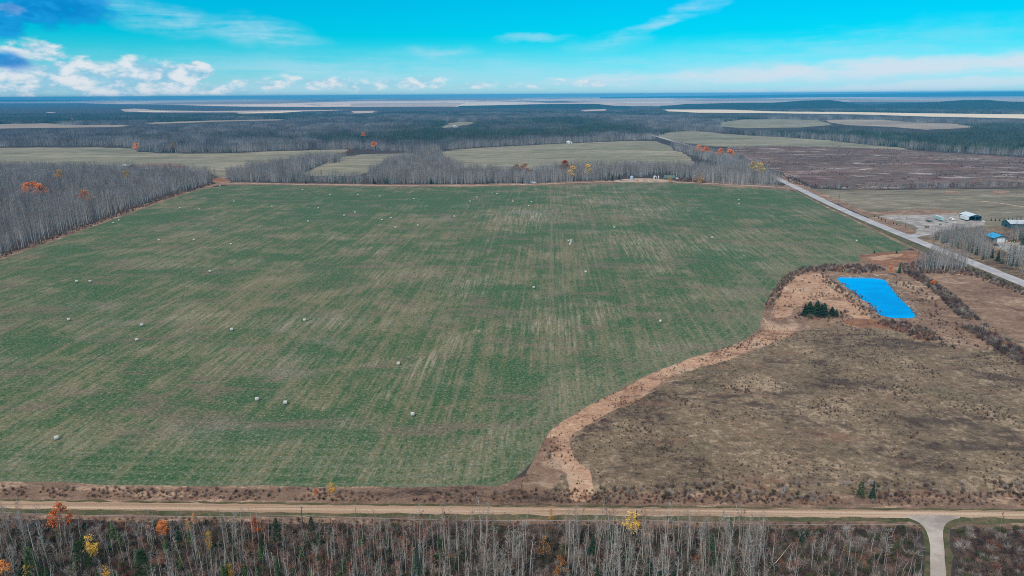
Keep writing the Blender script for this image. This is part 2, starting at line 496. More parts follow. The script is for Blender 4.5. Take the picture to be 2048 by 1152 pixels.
M['leaf_yellow'] = twig_material('yellow_leaves', ((0.70, 0.34, 0.03), (0.82, 0.48, 0.06), (0.85, 0.60, 0.14)))
M['leaf_rust'] = twig_material('rust_leaves', ((0.22, 0.09, 0.03), (0.42, 0.18, 0.05), (0.60, 0.32, 0.09)))
M['needle'] = twig_material('spruce_needles', ((0.018, 0.035, 0.018), (0.030, 0.062, 0.026), (0.055, 0.095, 0.035)))
M['needle_pine'] = twig_material('pine_needles', ((0.030, 0.060, 0.016), (0.055, 0.105, 0.028), (0.095, 0.150, 0.045)))
M['needle_blue'] = twig_material('blue_spruce_needles', ((0.04, 0.065, 0.045), (0.07, 0.10, 0.070), (0.12, 0.15, 0.105)))
M['needle_far'] = twig_material('far_needles', ((0.016, 0.036, 0.020), (0.028, 0.062, 0.030), (0.050, 0.095, 0.045)))


def plain(name, col, rough=0.6, spec=0.3, var=0.15, scale=0.8, metal=0.0):
    m, t, b, P = mat(name, rough, spec)
    b.inputs['Metallic'].default_value = metal
    tcn = t.node('ShaderNodeTexCoord')
    n = t.noise(tcn.outputs['Object'], scale, 5, 0.6)
    dark = tuple(v * (1 - var) for v in col)
    lite = tuple(min(v * (1 + var), 0.95) for v in col)
    t.put(b.inputs['Base Color'], t.mix(t.ramp(n, 0.35, 0.65), dark, lite))
    return m


M['bale'] = plain('bale_wrap', (0.54, 0.53, 0.46), 0.7, 0.2, 0.12, 3)
M['bale_end'] = plain('bale_straw', (0.30, 0.25, 0.17), 0.95, 0.1, 0.4, 6)
M['white'] = plain('white_paint', (0.80, 0.80, 0.79), 0.4, 0.4, 0.05)
M['cream'] = plain('cream_paint', (0.62, 0.58, 0.50), 0.6, 0.3, 0.1)
M['roof_white'] = plain('pale_sheet_roof', (0.62, 0.70, 0.75), 0.45, 0.4, 0.08, 0.3)
M['roof_grey'] = plain('grey_sheet_roof', (0.52, 0.56, 0.62), 0.45, 0.4, 0.08, 0.3)
M['roof_blue'] = plain('blue_sheet_roof', (0.03, 0.36, 0.66), 0.4, 0.5, 0.18, 0.3)
M['roof_green'] = plain('green_shingle', (0.10, 0.17, 0.14), 0.8, 0.2, 0.25, 0.5)
M['wall_teal'] = plain('teal_cladding', (0.06, 0.13, 0.14), 0.7, 0.2, 0.2, 0.6)
M['wall_grey'] = plain('grey_cladding', (0.20, 0.22, 0.22), 0.7, 0.2, 0.2, 0.6)
M['dark'] = plain('dark_interior', (0.03, 0.03, 0.03), 0.9, 0.1)
M['glass'] = plain('window_glass', (0.04, 0.06, 0.07), 0.1, 0.6)
M['rubber'] = plain('rubber', (0.025, 0.025, 0.025), 0.9, 0.1)
M['steel_blue'] = plain('galvanised_steel', (0.42, 0.55, 0.66), 0.4, 0.5, 0.08)
M['car_dark'] = plain('dark_car_paint', (0.05, 0.065, 0.09), 0.3, 0.5)
M['car_silver'] = plain('silver_car_paint', (0.45, 0.48, 0.50), 0.3, 0.5)
M['mint'] = plain('mint_paint', (0.42, 0.55, 0.50), 0.5, 0.3)
M['green_paint'] = plain('green_paint', (0.03, 0.16, 0.07), 0.4, 0.4)
M['red_paint'] = plain('red_paint', (0.50, 0.10, 0.04), 0.5, 0.3)
M['pole'] = plain('pole_wood', (0.13, 0.10, 0.08), 0.9, 0.1, 0.3)
M['wire'] = plain('wire', (0.50, 0.47, 0.44), 0.5, 0.4)
M['stone'] = plain('pale_stone', (0.45, 0.42, 0.38), 0.9, 0.1, 0.2)


def water_material():
    m, t, b, P = mat('pond_water', 0.04, 0.5)
    c1 = t.mix(t.ramp(t.noise(t.mapping(P, scale=(0.03, 0.07, 1)), 1.0, 5, 0.65), 0.4, 0.65), (0.0, 0.42, 0.94), (0.003, 0.29, 0.74))  # the sky's reflection is painted into this blue base
    t.put(b.inputs['Base Color'], c1)
    b.inputs['IOR'].default_value = 1.6
    bump(t, b, t.noise(t.mapping(P, scale=(0.5, 1.4, 1)), 1.0, 4, 0.6), 0.03, 0.5)
    return m


M['water'] = water_material()


# ------------------------------------------------------------------ objects helpers
def link(o):
    sc.collection.objects.link(o)
    return o


def tag(o, label=None, cat=None, group=None, kind=None):
    if label:
        o['label'] = label
    if cat:
        o['category'] = cat
    if group:
        o['group'] = group
    if kind:
        o['kind'] = kind
    return o


def empty(name, loc, rz=0.0, label=None, cat=None, group=None):
    o = link(bpy.data.objects.new(name, None))
    o.location = loc
    o.rotation_euler = (0, 0, rz)
    o.empty_display_size = 0.5
    return tag(o, label, cat, group)


def mesh_from(name, V, Fc, mats, mi=None, smooth=False):
    me = bpy.data.meshes.new(name)
    me.from_pydata([tuple(v) for v in V], [], Fc)
    for m in mats:
        me.materials.append(m)
    if mi is not None:
        me.polygons.foreach_set('material_index', mi)
    if smooth:
        me.polygons.foreach_set('use_smooth', [True] * len(me.polygons))
    me.update()
    return me


class MB:
    """collects shapes into one mesh"""
    def __init__(self):
        self.V = []
        self.F = []
        self.MI = []

    def add(self, V, Fc, mi=0):
        o = len(self.V)
        self.V += [tuple(v) for v in V]
        self.F += [tuple(i + o for i in f) for f in Fc]
        self.MI += [mi] * len(Fc)

    def box(self, x0, x1, y0, y1, z0, z1, mi=0):
        self.add([(x0, y0, z0), (x1, y0, z0), (x1, y1, z0), (x0, y1, z0), (x0, y0, z1), (x1, y0, z1), (x1, y1, z1), (x0, y1, z1)],
                 [(0, 3, 2, 1), (4, 5, 6, 7), (0, 1, 5, 4), (1, 2, 6, 5), (2, 3, 7, 6), (3, 0, 4, 7)], mi)

    def tube(self, pts, rad, n=6, mi=0, cap=True):
        pts = [Vector(p) for p in pts]
        V = []
        for i, p in enumerate(pts):
            d = (pts[min(i + 1, len(pts) - 1)] - pts[max(i - 1, 0)]).normalized()
            a = d.orthogonal().normalized() if abs(d.z) < 0.9 else Vector((1, 0, 0)).cross(d).normalized()
            b = d.cross(a)
            r = rad[i] if hasattr(rad, '__len__') else rad
            for k in range(n):
                th = 2 * math.pi * k / n
                V.append(p + (a * math.cos(th) + b * math.sin(th)) * r)
        Fc = []
        for i in range(len(pts) - 1):
            for k in range(n):
                k2 = (k + 1) % n
                Fc.append((i * n + k, i * n + k2, (i + 1) * n + k2, (i + 1) * n + k))
        if cap:
            Fc.append(tuple(range(n - 1, -1, -1)))
            Fc.append(tuple((len(pts) - 1) * n + k for k in range(n)))
        self.add(V, Fc, mi)

    def blade(self, p, q, wd, mi=0, rnd=None):
        """a thin sliver standing for a twig"""
        p, q = Vector(p), Vector(q)
        d = q - p
        r = Vector((random.uniform(-1, 1), random.uniform(-1, 1), random.uniform(-1, 1)))
        s = d.cross(r)
        if s.length < 1e-6:
            return
        s = s.normalized() * wd * 0.5
        self.add([p - s, p + s, q], [(0, 1, 2)], mi)

    def quad(self, c, size, mi=0):
        a = Vector((random.uniform(-1, 1), random.uniform(-1, 1), random.uniform(-1, 1))).normalized()
        b = a.orthogonal().normalized()
        a, b = a * size * 0.5, b * size * 0.5 * random.uniform(0.6, 1)
        c = Vector(c)
        self.add([c - a - b, c + a - b, c + a + b, c - a + b], [(0, 1, 2, 3)], mi)

    def mesh(self, name, mats, smooth=False):
        return mesh_from(name, self.V, self.F, mats, self.MI, smooth)

    def build(self, name, mats, parent=None, smooth=False):
        if not isinstance(mats, (list, tuple)):
            mats = [mats]
        o = link(bpy.data.objects.new(name, self.mesh(name, mats, smooth)))
        if parent:
            o.parent = parent
        return o


# ------------------------------------------------------------------ ground plan
def resample(poly, step, amp=0.0, closed=True, seed=0):
    out = []
    n = len(poly)
    for i in range(n if closed else n - 1):
        a = Vector(poly[i])
        b = Vector(poly[(i + 1) % n])
        L = (b - a).length
        st = step
        k = max(1, int(L / st))
        k = min(k, 400)
        nrm = Vector((-(b - a).y, (b - a).x))
        if nrm.length > 0:
            nrm.normalize()
        for j in range(k):
            p = a + (b - a) * (j / k)
            if amp and not (j == 0 and k == 1):
                s = mnoise.noise(Vector((p.x / (step * 2.2), p.y / (step * 2.2), seed))) * 1.6
                s += mnoise.noise(Vector((p.x / (step * .7), p.y / (step * .7), seed + 9))) * 1.1
                s += mnoise.noise(Vector((p.x / (step * 7), p.y / (step * 7), seed + 19))) * 2.0 * (amp > 1.2)
                p = p + nrm * s * amp
            out.append((p.x, p.y))
    if not closed:
        out.append(tuple(poly[-1]))
    return out


def smooth_poly(pts, it=2, closed=True):
    pts = [Vector(p) for p in pts]
    for _ in range(it):
        o = []
        n = len(pts)
        for i in range(n if closed else n - 1):
            a, b = pts[i], pts[(i + 1) % n]
            o += [a * 0.75 + b * 0.25, a * 0.25 + b * 0.75]
        if not closed:
            o = [pts[0]] + o + [pts[-1]]
        pts = o
    return [tuple(p) for p in pts]


def PX(pts):
    return [G(*p) for p in pts]


REG = []          # (object name, material key, ground polygon)


def region(name, mk, pxs, step=6, amp=1.5, sm=1, ground=False):
    p = pxs if ground else PX(pxs)
    if sm:
        p = smooth_poly(p, sm)
    p = resample(p, step, amp, seed=len(REG) * 3.1)
    REG.append((name, mk, p))
    return p


def ribbon(pxs, width, ground=False, sm=1):
    """strip of constant width along a centre line given in photo pixels"""
    p = pxs if ground else PX(pxs)
    p = smooth_poly(p, sm, closed=False) if sm else p
    p = [Vector(q) for q in p]
    Lf, Rt = [], []
    for i, q in enumerate(p):
        d = (p[min(i + 1, len(p) - 1)] - p[max(i - 1, 0)]).normalized()
        n = Vector((-d.y, d.x))
        wd = width[0] + (width[1] - width[0]) * i / (len(p) - 1) if isinstance(width, tuple) else width
        Lf.append(tuple(q + n * wd / 2))
        Rt.append(tuple(q - n * wd / 2))
    return Lf + Rt[::-1]


FIELD_PX = [(-700, 767), (0, 520), (200, 449), (330, 401), (430, 370), (560, 370), (700, 373), (900, 374), (1050, 372), (1200, 367), (1290, 365),
            (1370, 367), (1440, 373), (1540, 377), (1590, 381), (1650, 408), (1760, 457), (1835, 493), (1800, 503), (1745, 506),
            (1712, 512), (1724, 526), (1640, 530), (1592, 540), (1570, 551), (1550, 575), (1532, 605), (1527, 632), (1517, 658), (1490, 680),
            (1450, 695), (1400, 709), (1350, 727), (1290, 752), (1230, 782), (1170, 815), (1120, 845), (1094, 866),
            (1084, 888), (1070, 917), (1045, 945), (1015, 966), (985, 975), (560, 973), (300, 971), (0, 962), (-300, 955), (-700, 945)]
# far lands first, near last: a later region lies over an earlier one
NEAREDGE = PX([(2600, 204), (2048, 203.5), (1700, 204), (1330, 211), (1230, 213), (930, 213), (700, 214), (500, 213), (300, 209), (0, 204.5), (-600, 208)])
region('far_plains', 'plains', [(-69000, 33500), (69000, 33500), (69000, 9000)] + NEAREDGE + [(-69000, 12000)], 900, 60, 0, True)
FAR = [  # the brightest strips paint sunlight between cloud shadows as field colour
    ('straw_dull_lit', [(0, 203), (120, 203.4), (200, 206), (60, 206.5), (-400, 206)]),
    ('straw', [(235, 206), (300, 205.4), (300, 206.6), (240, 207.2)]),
    ('straw_dull_lit', [(240, 219), (270, 217), (330, 221), (420, 222), (560, 220.6), (700, 219.6), (640, 222), (480, 224.8), (300, 224.8), (250, 223)]),
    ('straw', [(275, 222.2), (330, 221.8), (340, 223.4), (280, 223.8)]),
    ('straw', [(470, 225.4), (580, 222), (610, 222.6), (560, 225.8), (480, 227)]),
    ('straw_dull_lit', [(285, 233.8), (350, 232.4), (355, 233.8), (290, 235)]),
    ('straw_dull_lit', [(90, 224.4), (115, 224), (112, 225.4), (92, 225.8)]),
    ('straw_dull_lit', [(135, 237.3), (158, 236.6), (158, 238.6), (140, 239)]),
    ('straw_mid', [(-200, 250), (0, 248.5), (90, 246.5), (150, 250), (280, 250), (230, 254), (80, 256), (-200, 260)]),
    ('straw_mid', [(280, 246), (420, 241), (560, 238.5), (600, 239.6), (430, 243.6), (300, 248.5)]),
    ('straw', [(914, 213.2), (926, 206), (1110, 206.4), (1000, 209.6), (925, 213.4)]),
    ('straw_dull_lit', [(700, 207), (900, 205), (930, 207), (910, 212), (700, 214)]),
    ('straw_dull_lit', [(700, 222), (760, 221.5), (745, 225.5), (700, 227)]),
    ('straw_dull_lit', [(1160, 220), (1215, 218), (1210, 221), (1170, 222.6)]),
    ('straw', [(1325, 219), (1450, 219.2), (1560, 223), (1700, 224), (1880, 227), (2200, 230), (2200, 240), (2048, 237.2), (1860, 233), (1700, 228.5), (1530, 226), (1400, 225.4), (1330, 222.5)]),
    ('straw_dull_lit', [(1230, 206), (1380, 203), (1700, 200), (1700, 203), (1450, 207), (1330, 213), (1235, 211)]),
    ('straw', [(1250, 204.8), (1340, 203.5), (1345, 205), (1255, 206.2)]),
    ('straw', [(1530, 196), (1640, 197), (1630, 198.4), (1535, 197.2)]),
    ('straw_dull_lit', [(1700, 197), (2048, 193.5), (2300, 192), (2300, 197), (2048, 200), (1850, 201)]),
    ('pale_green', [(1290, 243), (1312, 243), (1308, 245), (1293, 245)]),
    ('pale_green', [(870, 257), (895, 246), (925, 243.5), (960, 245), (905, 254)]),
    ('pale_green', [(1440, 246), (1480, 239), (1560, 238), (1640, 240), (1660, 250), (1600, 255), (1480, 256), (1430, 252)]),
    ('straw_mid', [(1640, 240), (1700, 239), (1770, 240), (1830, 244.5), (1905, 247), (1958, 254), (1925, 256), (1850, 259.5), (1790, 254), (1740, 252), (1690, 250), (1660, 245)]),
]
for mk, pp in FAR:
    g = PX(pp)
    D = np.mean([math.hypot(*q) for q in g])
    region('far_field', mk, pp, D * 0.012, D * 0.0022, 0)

P_BOG = region('bog_heath', 'bog', [(1438, 294), (1520, 291), (1640, 292), (1760, 296), (1850, 303), (1960, 310), (2300, 326), (2300, 372), (1900, 376), (1640, 379), (1575, 352), (1520, 326), (1470, 308)], 14, 4)
P_PALE_R = region('pale_pasture', 'pale_green', [(1310, 270), (1345, 263), (1400, 262), (1470, 270), (1600, 276), (1700, 286), (1840, 300), (1760, 297), (1640, 293), (1520, 292), (1440, 294), (1400, 290), (1345, 283)], 20, 5)
P_PALE_C = region('pale_pasture', 'pale_green', [(872, 302), (1000, 293), (1150, 286), (1310, 280), (1335, 292), (1380, 312), (1400, 335), (1060, 340), (900, 336), (880, 318)], 14, 4)
P_PALE_L = region('pale_pasture', 'pale_green', [(-500, 292), (0, 296), (255, 294), (285, 307), (450, 307), (560, 302), (640, 300), (700, 298), (690, 306), (620, 316), (560, 322), (490, 333), (455, 358), (432, 352), (400, 341), (250, 340), (0, 340), (-500, 340)], 14, 4)
P_GAP = region('pale_pasture', 'pale_green', [(590, 352), (640, 332), (690, 309), (833, 306), (838, 312), (775, 325), (738, 346), (700, 353)], 12, 3)
region('cleared_soil', 'tan_dull', [(235, 334), (260, 329), (320, 326), (372, 329), (380, 333), (350, 337), (300, 339), (250, 339)], 10, 3)
region('dirt_patch', 'orange', [(425, 366), (424, 357), (440, 354), (460, 359), (462, 366)], 5, 1)
P_PAST = region('old_pasture', 'pasture', [(1560, 352), (1600, 368), (1635, 381), (1900, 379), (2300, 374), (2300, 452), (1985, 470), (1900, 470), (1800, 462), (1700, 418)], 10, 3)
region('soil_patch', 'tan_dull', [(1880, 384), (1915, 381), (1922, 387), (1890, 389)], 5, 1.5)
region('soil_patch', 'tan_dull', [(1975, 382), (2015, 380), (2020, 387), (1990, 390)], 5, 1.5)
region('field_track', 'track', ribbon([(1962, 402), (2000, 406), (2048, 414), (2200, 430)], 3.5), 6, 0.6, 0, True)
region('earth_bank', 'tan_dull', [(1732, 424), (1780, 421), (1860, 417.5), (1900, 420), (1930, 427), (1850, 430), (1757, 431)], 6, 1.2)
region('roadside_grass', 'heath', [(1812, 470), (1872, 464), (1966, 452), (2048, 455), (2400, 470), (2400, 740), (2048, 585), (1941, 535), (1870, 505)], 6, 1)
P_YARD = region('yard', 'yard', [(1755, 431), (1850, 429), (1925, 429), (1968, 438), (1966, 452), (1905, 459), (1872, 466), (1812, 470), (1800, 462), (1840, 460), (1828, 450), (1795, 441), (1765, 437)], 5, 1)
P_YARD2 = region('yard', 'yard', [(1978, 487), (2048, 484), (2200, 492), (2200, 535), (2060, 522), (2012, 505)], 5, 1)
region('dirt_patch', 'tan_dull', [(1728, 446), (1812, 470), (1838, 466), (1825, 456), (1790, 444), (1760, 437), (1730, 436)], 5, 1)
# near lands
region('roadside_grass', 'verge', [(-900, 920), (-300, 940), (0, 955), (600, 962), (1000, 950), (1200, 960), (1500, 960), (2048, 960), (3200, 975), (3200, 1060), (2048, 1060), (1024, 1052), (0, 1040), (-900, 1030)], 4, 1)
P_HEATH = region('rough_pasture', 'heath', [(1130, 985), (1080, 985), (1030, 975), (1070, 930), (1100, 870), (1180, 820), (1280, 770), (1350, 738), (1450, 700), (1530, 660), (1600, 635), (1760, 635), (1900, 640), (2000, 655), (2300, 700),
                                     (3000, 1000), (2048, 987), (1600, 988), (1300, 990)], 6, 2)
P_TANR = region('dry_meadow', 'tan_dull', [(1822, 541), (1960, 545), (2048, 576), (2400, 690), (2400, 800), (2048, 690), (1960, 645), (1890, 590)], 6, 2)
REED_PX = [(1188, 1003), (1186, 975), (1168, 935), (1140, 895), (1138, 872), (1168, 852), (1215, 828), (1262, 806), (1300, 786), (1322, 764), (1352, 746), (1400, 734), (1452, 724),
           (1505, 700), (1552, 683), (1590, 668), (1600, 648), (1565, 640), (1570, 610), (1560, 590), (1550, 575), (1532, 600), (1526, 640), (1535, 655), (1500, 680), (1455, 695), (1400, 710), (1350, 728), (1290, 754), (1230, 784), (1170, 817), (1122, 846),
           (1094, 868), (1092, 890), (1108, 915), (1132, 950), (1140, 980), (1140, 1003)]
region('meadow_margin', 'tan_dull', [(1045, 960), (1075, 905), (1092, 860), (1120, 838), (1230, 772), (1350, 720), (1450, 690), (1515, 652), (1524, 625), (1548, 575), (1570, 545), (1620, 528), (1700, 520), (1716, 506), (1745, 500), (1830, 498), (1860, 512), (1960, 548), (2010, 570), (1960, 660), (1880, 650), (1700, 650), (1605, 660), (1560, 680), (1500, 705), (1400, 730), (1262, 800), (1140, 870), (1150, 920), (1100, 990), (1045, 985)], 5, 2)
region('reed_bank', 'tan', REED_PX, 2.5, 1.15)
region('pond_meadow', 'tan_dull', [(1532, 600), (1578, 545), (1640, 534), (1720, 532), (1800, 540), (1860, 556), (1905, 600), (1960, 648), (2010, 690), (1920, 690), (1880, 684), (1800, 655), (1700, 640), (1600, 655), (1540, 650), (1526, 632)], 5, 1.8)
region('reed_bank', 'tan', [(1600, 548), (1650, 546), (1665, 560), (1700, 590), (1740, 622), (1750, 640), (1700, 634), (1640, 600), (1600, 610), (1572, 640), (1545, 640), (1545, 600), (1572, 565)], 4, 1.6)
region('rust_grass', 'orange', [(1713, 512), (1745, 506), (1800, 503), (1845, 505), (1855, 515), (1830, 526), (1790, 534), (1760, 530), (1735, 520)], 4, 1)
region('reed_bank', 'tan', [(1735, 519), (1770, 509), (1812, 507), (1800, 514), (1760, 521)], 3, 0.8)
region('rust_grass', 'orange', [(1810, 668), (1860, 662), (1880, 680), (1850, 684)], 3, 1)
region('rust_grass', 'orange', [(1680, 640), (1740, 636), (1800, 650), (1830, 668), (1760, 655), (1700, 655)], 4, 1)
region('dry_meadow', 'tan_dull', [(1850, 640), (1900, 630), (1990, 660), (2030, 700), (1960, 700), (1890, 680)], 4, 1.5)
# roads and lanes
region('woodland_margin', 'verge', ribbon([(-700, 764), (-200, 588), (0, 516), (200, 446), (330, 399), (432, 368)], 15), 5, 2.5, 0, True)
region('woodland_margin', 'verge', [(430, 364), (700, 368), (900, 369), (1050, 366), (1200, 360), (1290, 358), (1400, 360), (1540, 368), (1600, 376), (1600, 381), (1540, 378), (1440, 374), (1290, 366), (1200, 368), (1050, 373), (900, 375), (700, 374), (430, 371)], 6, 1.5)
P_FIELD = region('green_field', 'field', FIELD_PX, 5, 0.7, 1)
region('farm_track', 'track', ribbon([(436, 365.5), (560, 368), (700, 370.5), (900, 371.8), (1050, 369), (1200, 363.5), (1290, 361.5), (1400, 366), (1540, 373.5), (1586, 377)], 6), 8, 0.5, 0, True)
region('homestead_yard', 'track', [(1230, 360), (1270, 356), (1330, 358), (1360, 362), (1290, 364), (1230, 365)], 6, 1)
region('ditch_grass', 'tan_dull', ribbon([(1570, 370), (1648, 411.5), (1700, 436), (1750, 460), (1800, 485), (1850, 507)], 4), 6, 0.6, 0, True)
region('ditch_grass', 'verge_green', ribbon([(1600, 383), (1648, 406), (1700, 430), (1750, 453), (1800, 477), (1850, 499), (1900, 519), (2048, 580)], 8), 6, 0.8, 0, True)
region('green_verge', 'tan_dull', ribbon([(1556, 351), (1650, 393), (1740, 430), (1806, 458)], 14), 6, 1, 0, True)
ROAD_C = [(1190, 228), (1213, 236.5), (1262, 257.5), (1310, 272), (1400, 297), (1480, 320), (1540, 350), (1600, 378.5), (1648, 402), (1687, 420), (1745, 445), (1804, 469), (1878, 499), (1941, 523.5), (2048, 567), (2300, 668)]
P_ROAD = region('paved_road', 'paved', ribbon(ROAD_C, 10.5, sm=2), 8, 0.15, 0, True)
region('paved_road', 'paved', [(1800, 466), (1830, 470), (1868, 466), (1862, 469), (1830, 475), (1835, 482)], 4, 0.2)
region('green_verge', 'verge_green', [(-900, 985), (0, 999), (700, 1007), (1400, 1013), (2048, 1018.5), (3200, 1030), (3200, 1056), (2048, 1046), (1400, 1041), (700, 1036), (0, 1027), (-900, 1013)], 3, 0.6)
region('gravel_road', 'gravel', [(-900, 988.5), (0, 1002), (700, 1010.5), (1400, 1016.5), (2048, 1021.5), (3200, 1033), (3200, 1050), (2048, 1038), (1400, 1032), (700, 1027), (0, 1017), (-900, 1002)], 2, 0.35)
region('green_verge', 'verge_green', [(1790, 1034), (1838, 1048), (1848, 1075), (1852, 1110), (1850, 1300), (1905, 1300), (1902, 1110), (1898, 1060), (1910, 1050), (2048, 1046), (2048, 1036)], 3, 0.8)
region('gravel_lane', 'drive', [(1800, 1031), (1824, 1038), (1844, 1048), (1856, 1068), (1862, 1100), (1858, 1300), (1897, 1300), (1889, 1100), (1885, 1068), (1889, 1049), (1902, 1040), (1926, 1035), (1900, 1030)], 2.5, 0.12)
# pond: a hole in the sheet
POND_PX = [(1672, 553), (1700, 554), (1735, 554), (1770, 557), (1780, 572), (1800, 596), (1826, 621), (1832, 636), (1768, 637), (1750, 616), (1718, 590), (1686, 568)]
pond = smooth_poly(PX(POND_PX), 2)
pond = resample(pond, 3.0, 1.0, seed=88)


def offset(poly, d):
    p = [Vector(q) for q in poly]
    n = len(p)
    area = sum(p[i].x * p[(i + 1) % n].y - p[(i + 1) % n].x * p[i].y for i in range(n))
    s = 1 if area > 0 else -1
    out = []
    for i in range(n):
        t = (p[(i + 2) % n] - p[(i - 2) % n]).normalized()
        out.append(p[i] + Vector((t.y, -t.x)) * d * s)
    return [tuple(q) for q in out]


POND_HOLE = offset(pond, 4.5)
REG.append(('pond_hole', None, POND_HOLE))


def inside(poly, xs, ys):
    xs, ys = np.asarray(xs), np.asarray(ys)
    r = np.zeros(xs.shape, bool)
    p = np.asarray(poly)
    x0, y0 = p[:, 0].min(), p[:, 1].min()
    x1, y1 = p[:, 0].max(), p[:, 1].max()
    sel = (xs >= x0) & (xs <= x1) & (ys >= y0) & (ys <= y1)
    if not sel.any():
        return r
    X, Y = xs[sel], ys[sel]
    q = np.zeros(X.shape, bool)
    n = len(p)
    for i in range(n):
        ax, ay = p[i - 1]
        bx, by = p[i]
        if ay == by:
            continue
        k = ((ay > Y) != (by > Y)) & (X < (bx - ax) * (Y - ay) / (by - ay) + ax)
        q ^= k
    r[sel] = q
    return r


def build_ground():
    pts, edges = [], []

    def ring(p):
        o = len(pts)
        pts.extend(p)
        n = len(p)
        edges.extend([(o + i, o + (i + 1) % n) for i in range(n)])
    FARY = 34000
    ring([(-70000, -400), (70000, -400), (70000, FARY), (-70000, FARY)])
    for _, _, p in REG:
        ring(p)
    # inner points for the hay field so that it can carry its patches
    fx = np.array(P_FIELD)
    gx, gy = np.meshgrid(np.arange(fx[:, 0].min(), fx[:, 0].max(), 7.0), np.arange(fx[:, 1].min(), fx[:, 1].max(), 7.0))
    gx, gy = gx.ravel() + rng.uniform(-1.5, 1.5, gx.size), gy.ravel() + rng.uniform(-1.5, 1.5, gy.size)
    k = inside(P_FIELD, gx, gy)
    pts.extend(zip(gx[k].tolist(), gy[k].tolist()))
    res = delaunay_2d_cdt([Vector(p) for p in pts], edges, [], 0, 1e-3)
    V = np.array([(v.x, v.y) for v in res[0]])
    Fc = np.array([tuple(f) for f in res[2] if len(f) == 3])
    cen = V[Fc].mean(axis=1)
    owner = np.full(len(Fc), -1)
    for i, (_, _, p) in enumerate(REG):
        owner[inside(p, cen[:, 0], cen[:, 1])] = i
    # distance from the field's edge, for the mower passes
    for i in range(-1, len(REG)):
        name, mk = ('ground', 'forest_floor') if i < 0 else REG[i][:2]
        if name == 'pond_hole':
            continue
        f = Fc[owner == i]
        if len(f) == 0:
            continue
        used, inv = np.unique(f, return_inverse=True)
        v = V[used]
        me = bpy.data.meshes.new(name)
        me.from_pydata([(a, b, 0.0) for a, b in v], [], inv.reshape(-1, 3).tolist())
        me.materials.append(M[mk])
        if name == 'green_field':
            paint_field(me, v)
        me.update()
        bm = bmesh.new()
        bm.from_mesh(me)
        bmesh.ops.recalc_face_normals(bm, faces=bm.faces)
        if bm.faces and sum(fc.normal.z for fc in bm.faces) < 0:
            bmesh.ops.reverse_faces(bm, faces=bm.faces)
        bm.to_mesh(me)
        bm.free()
        tag(link(bpy.data.objects.new(name, me)), kind='structure')


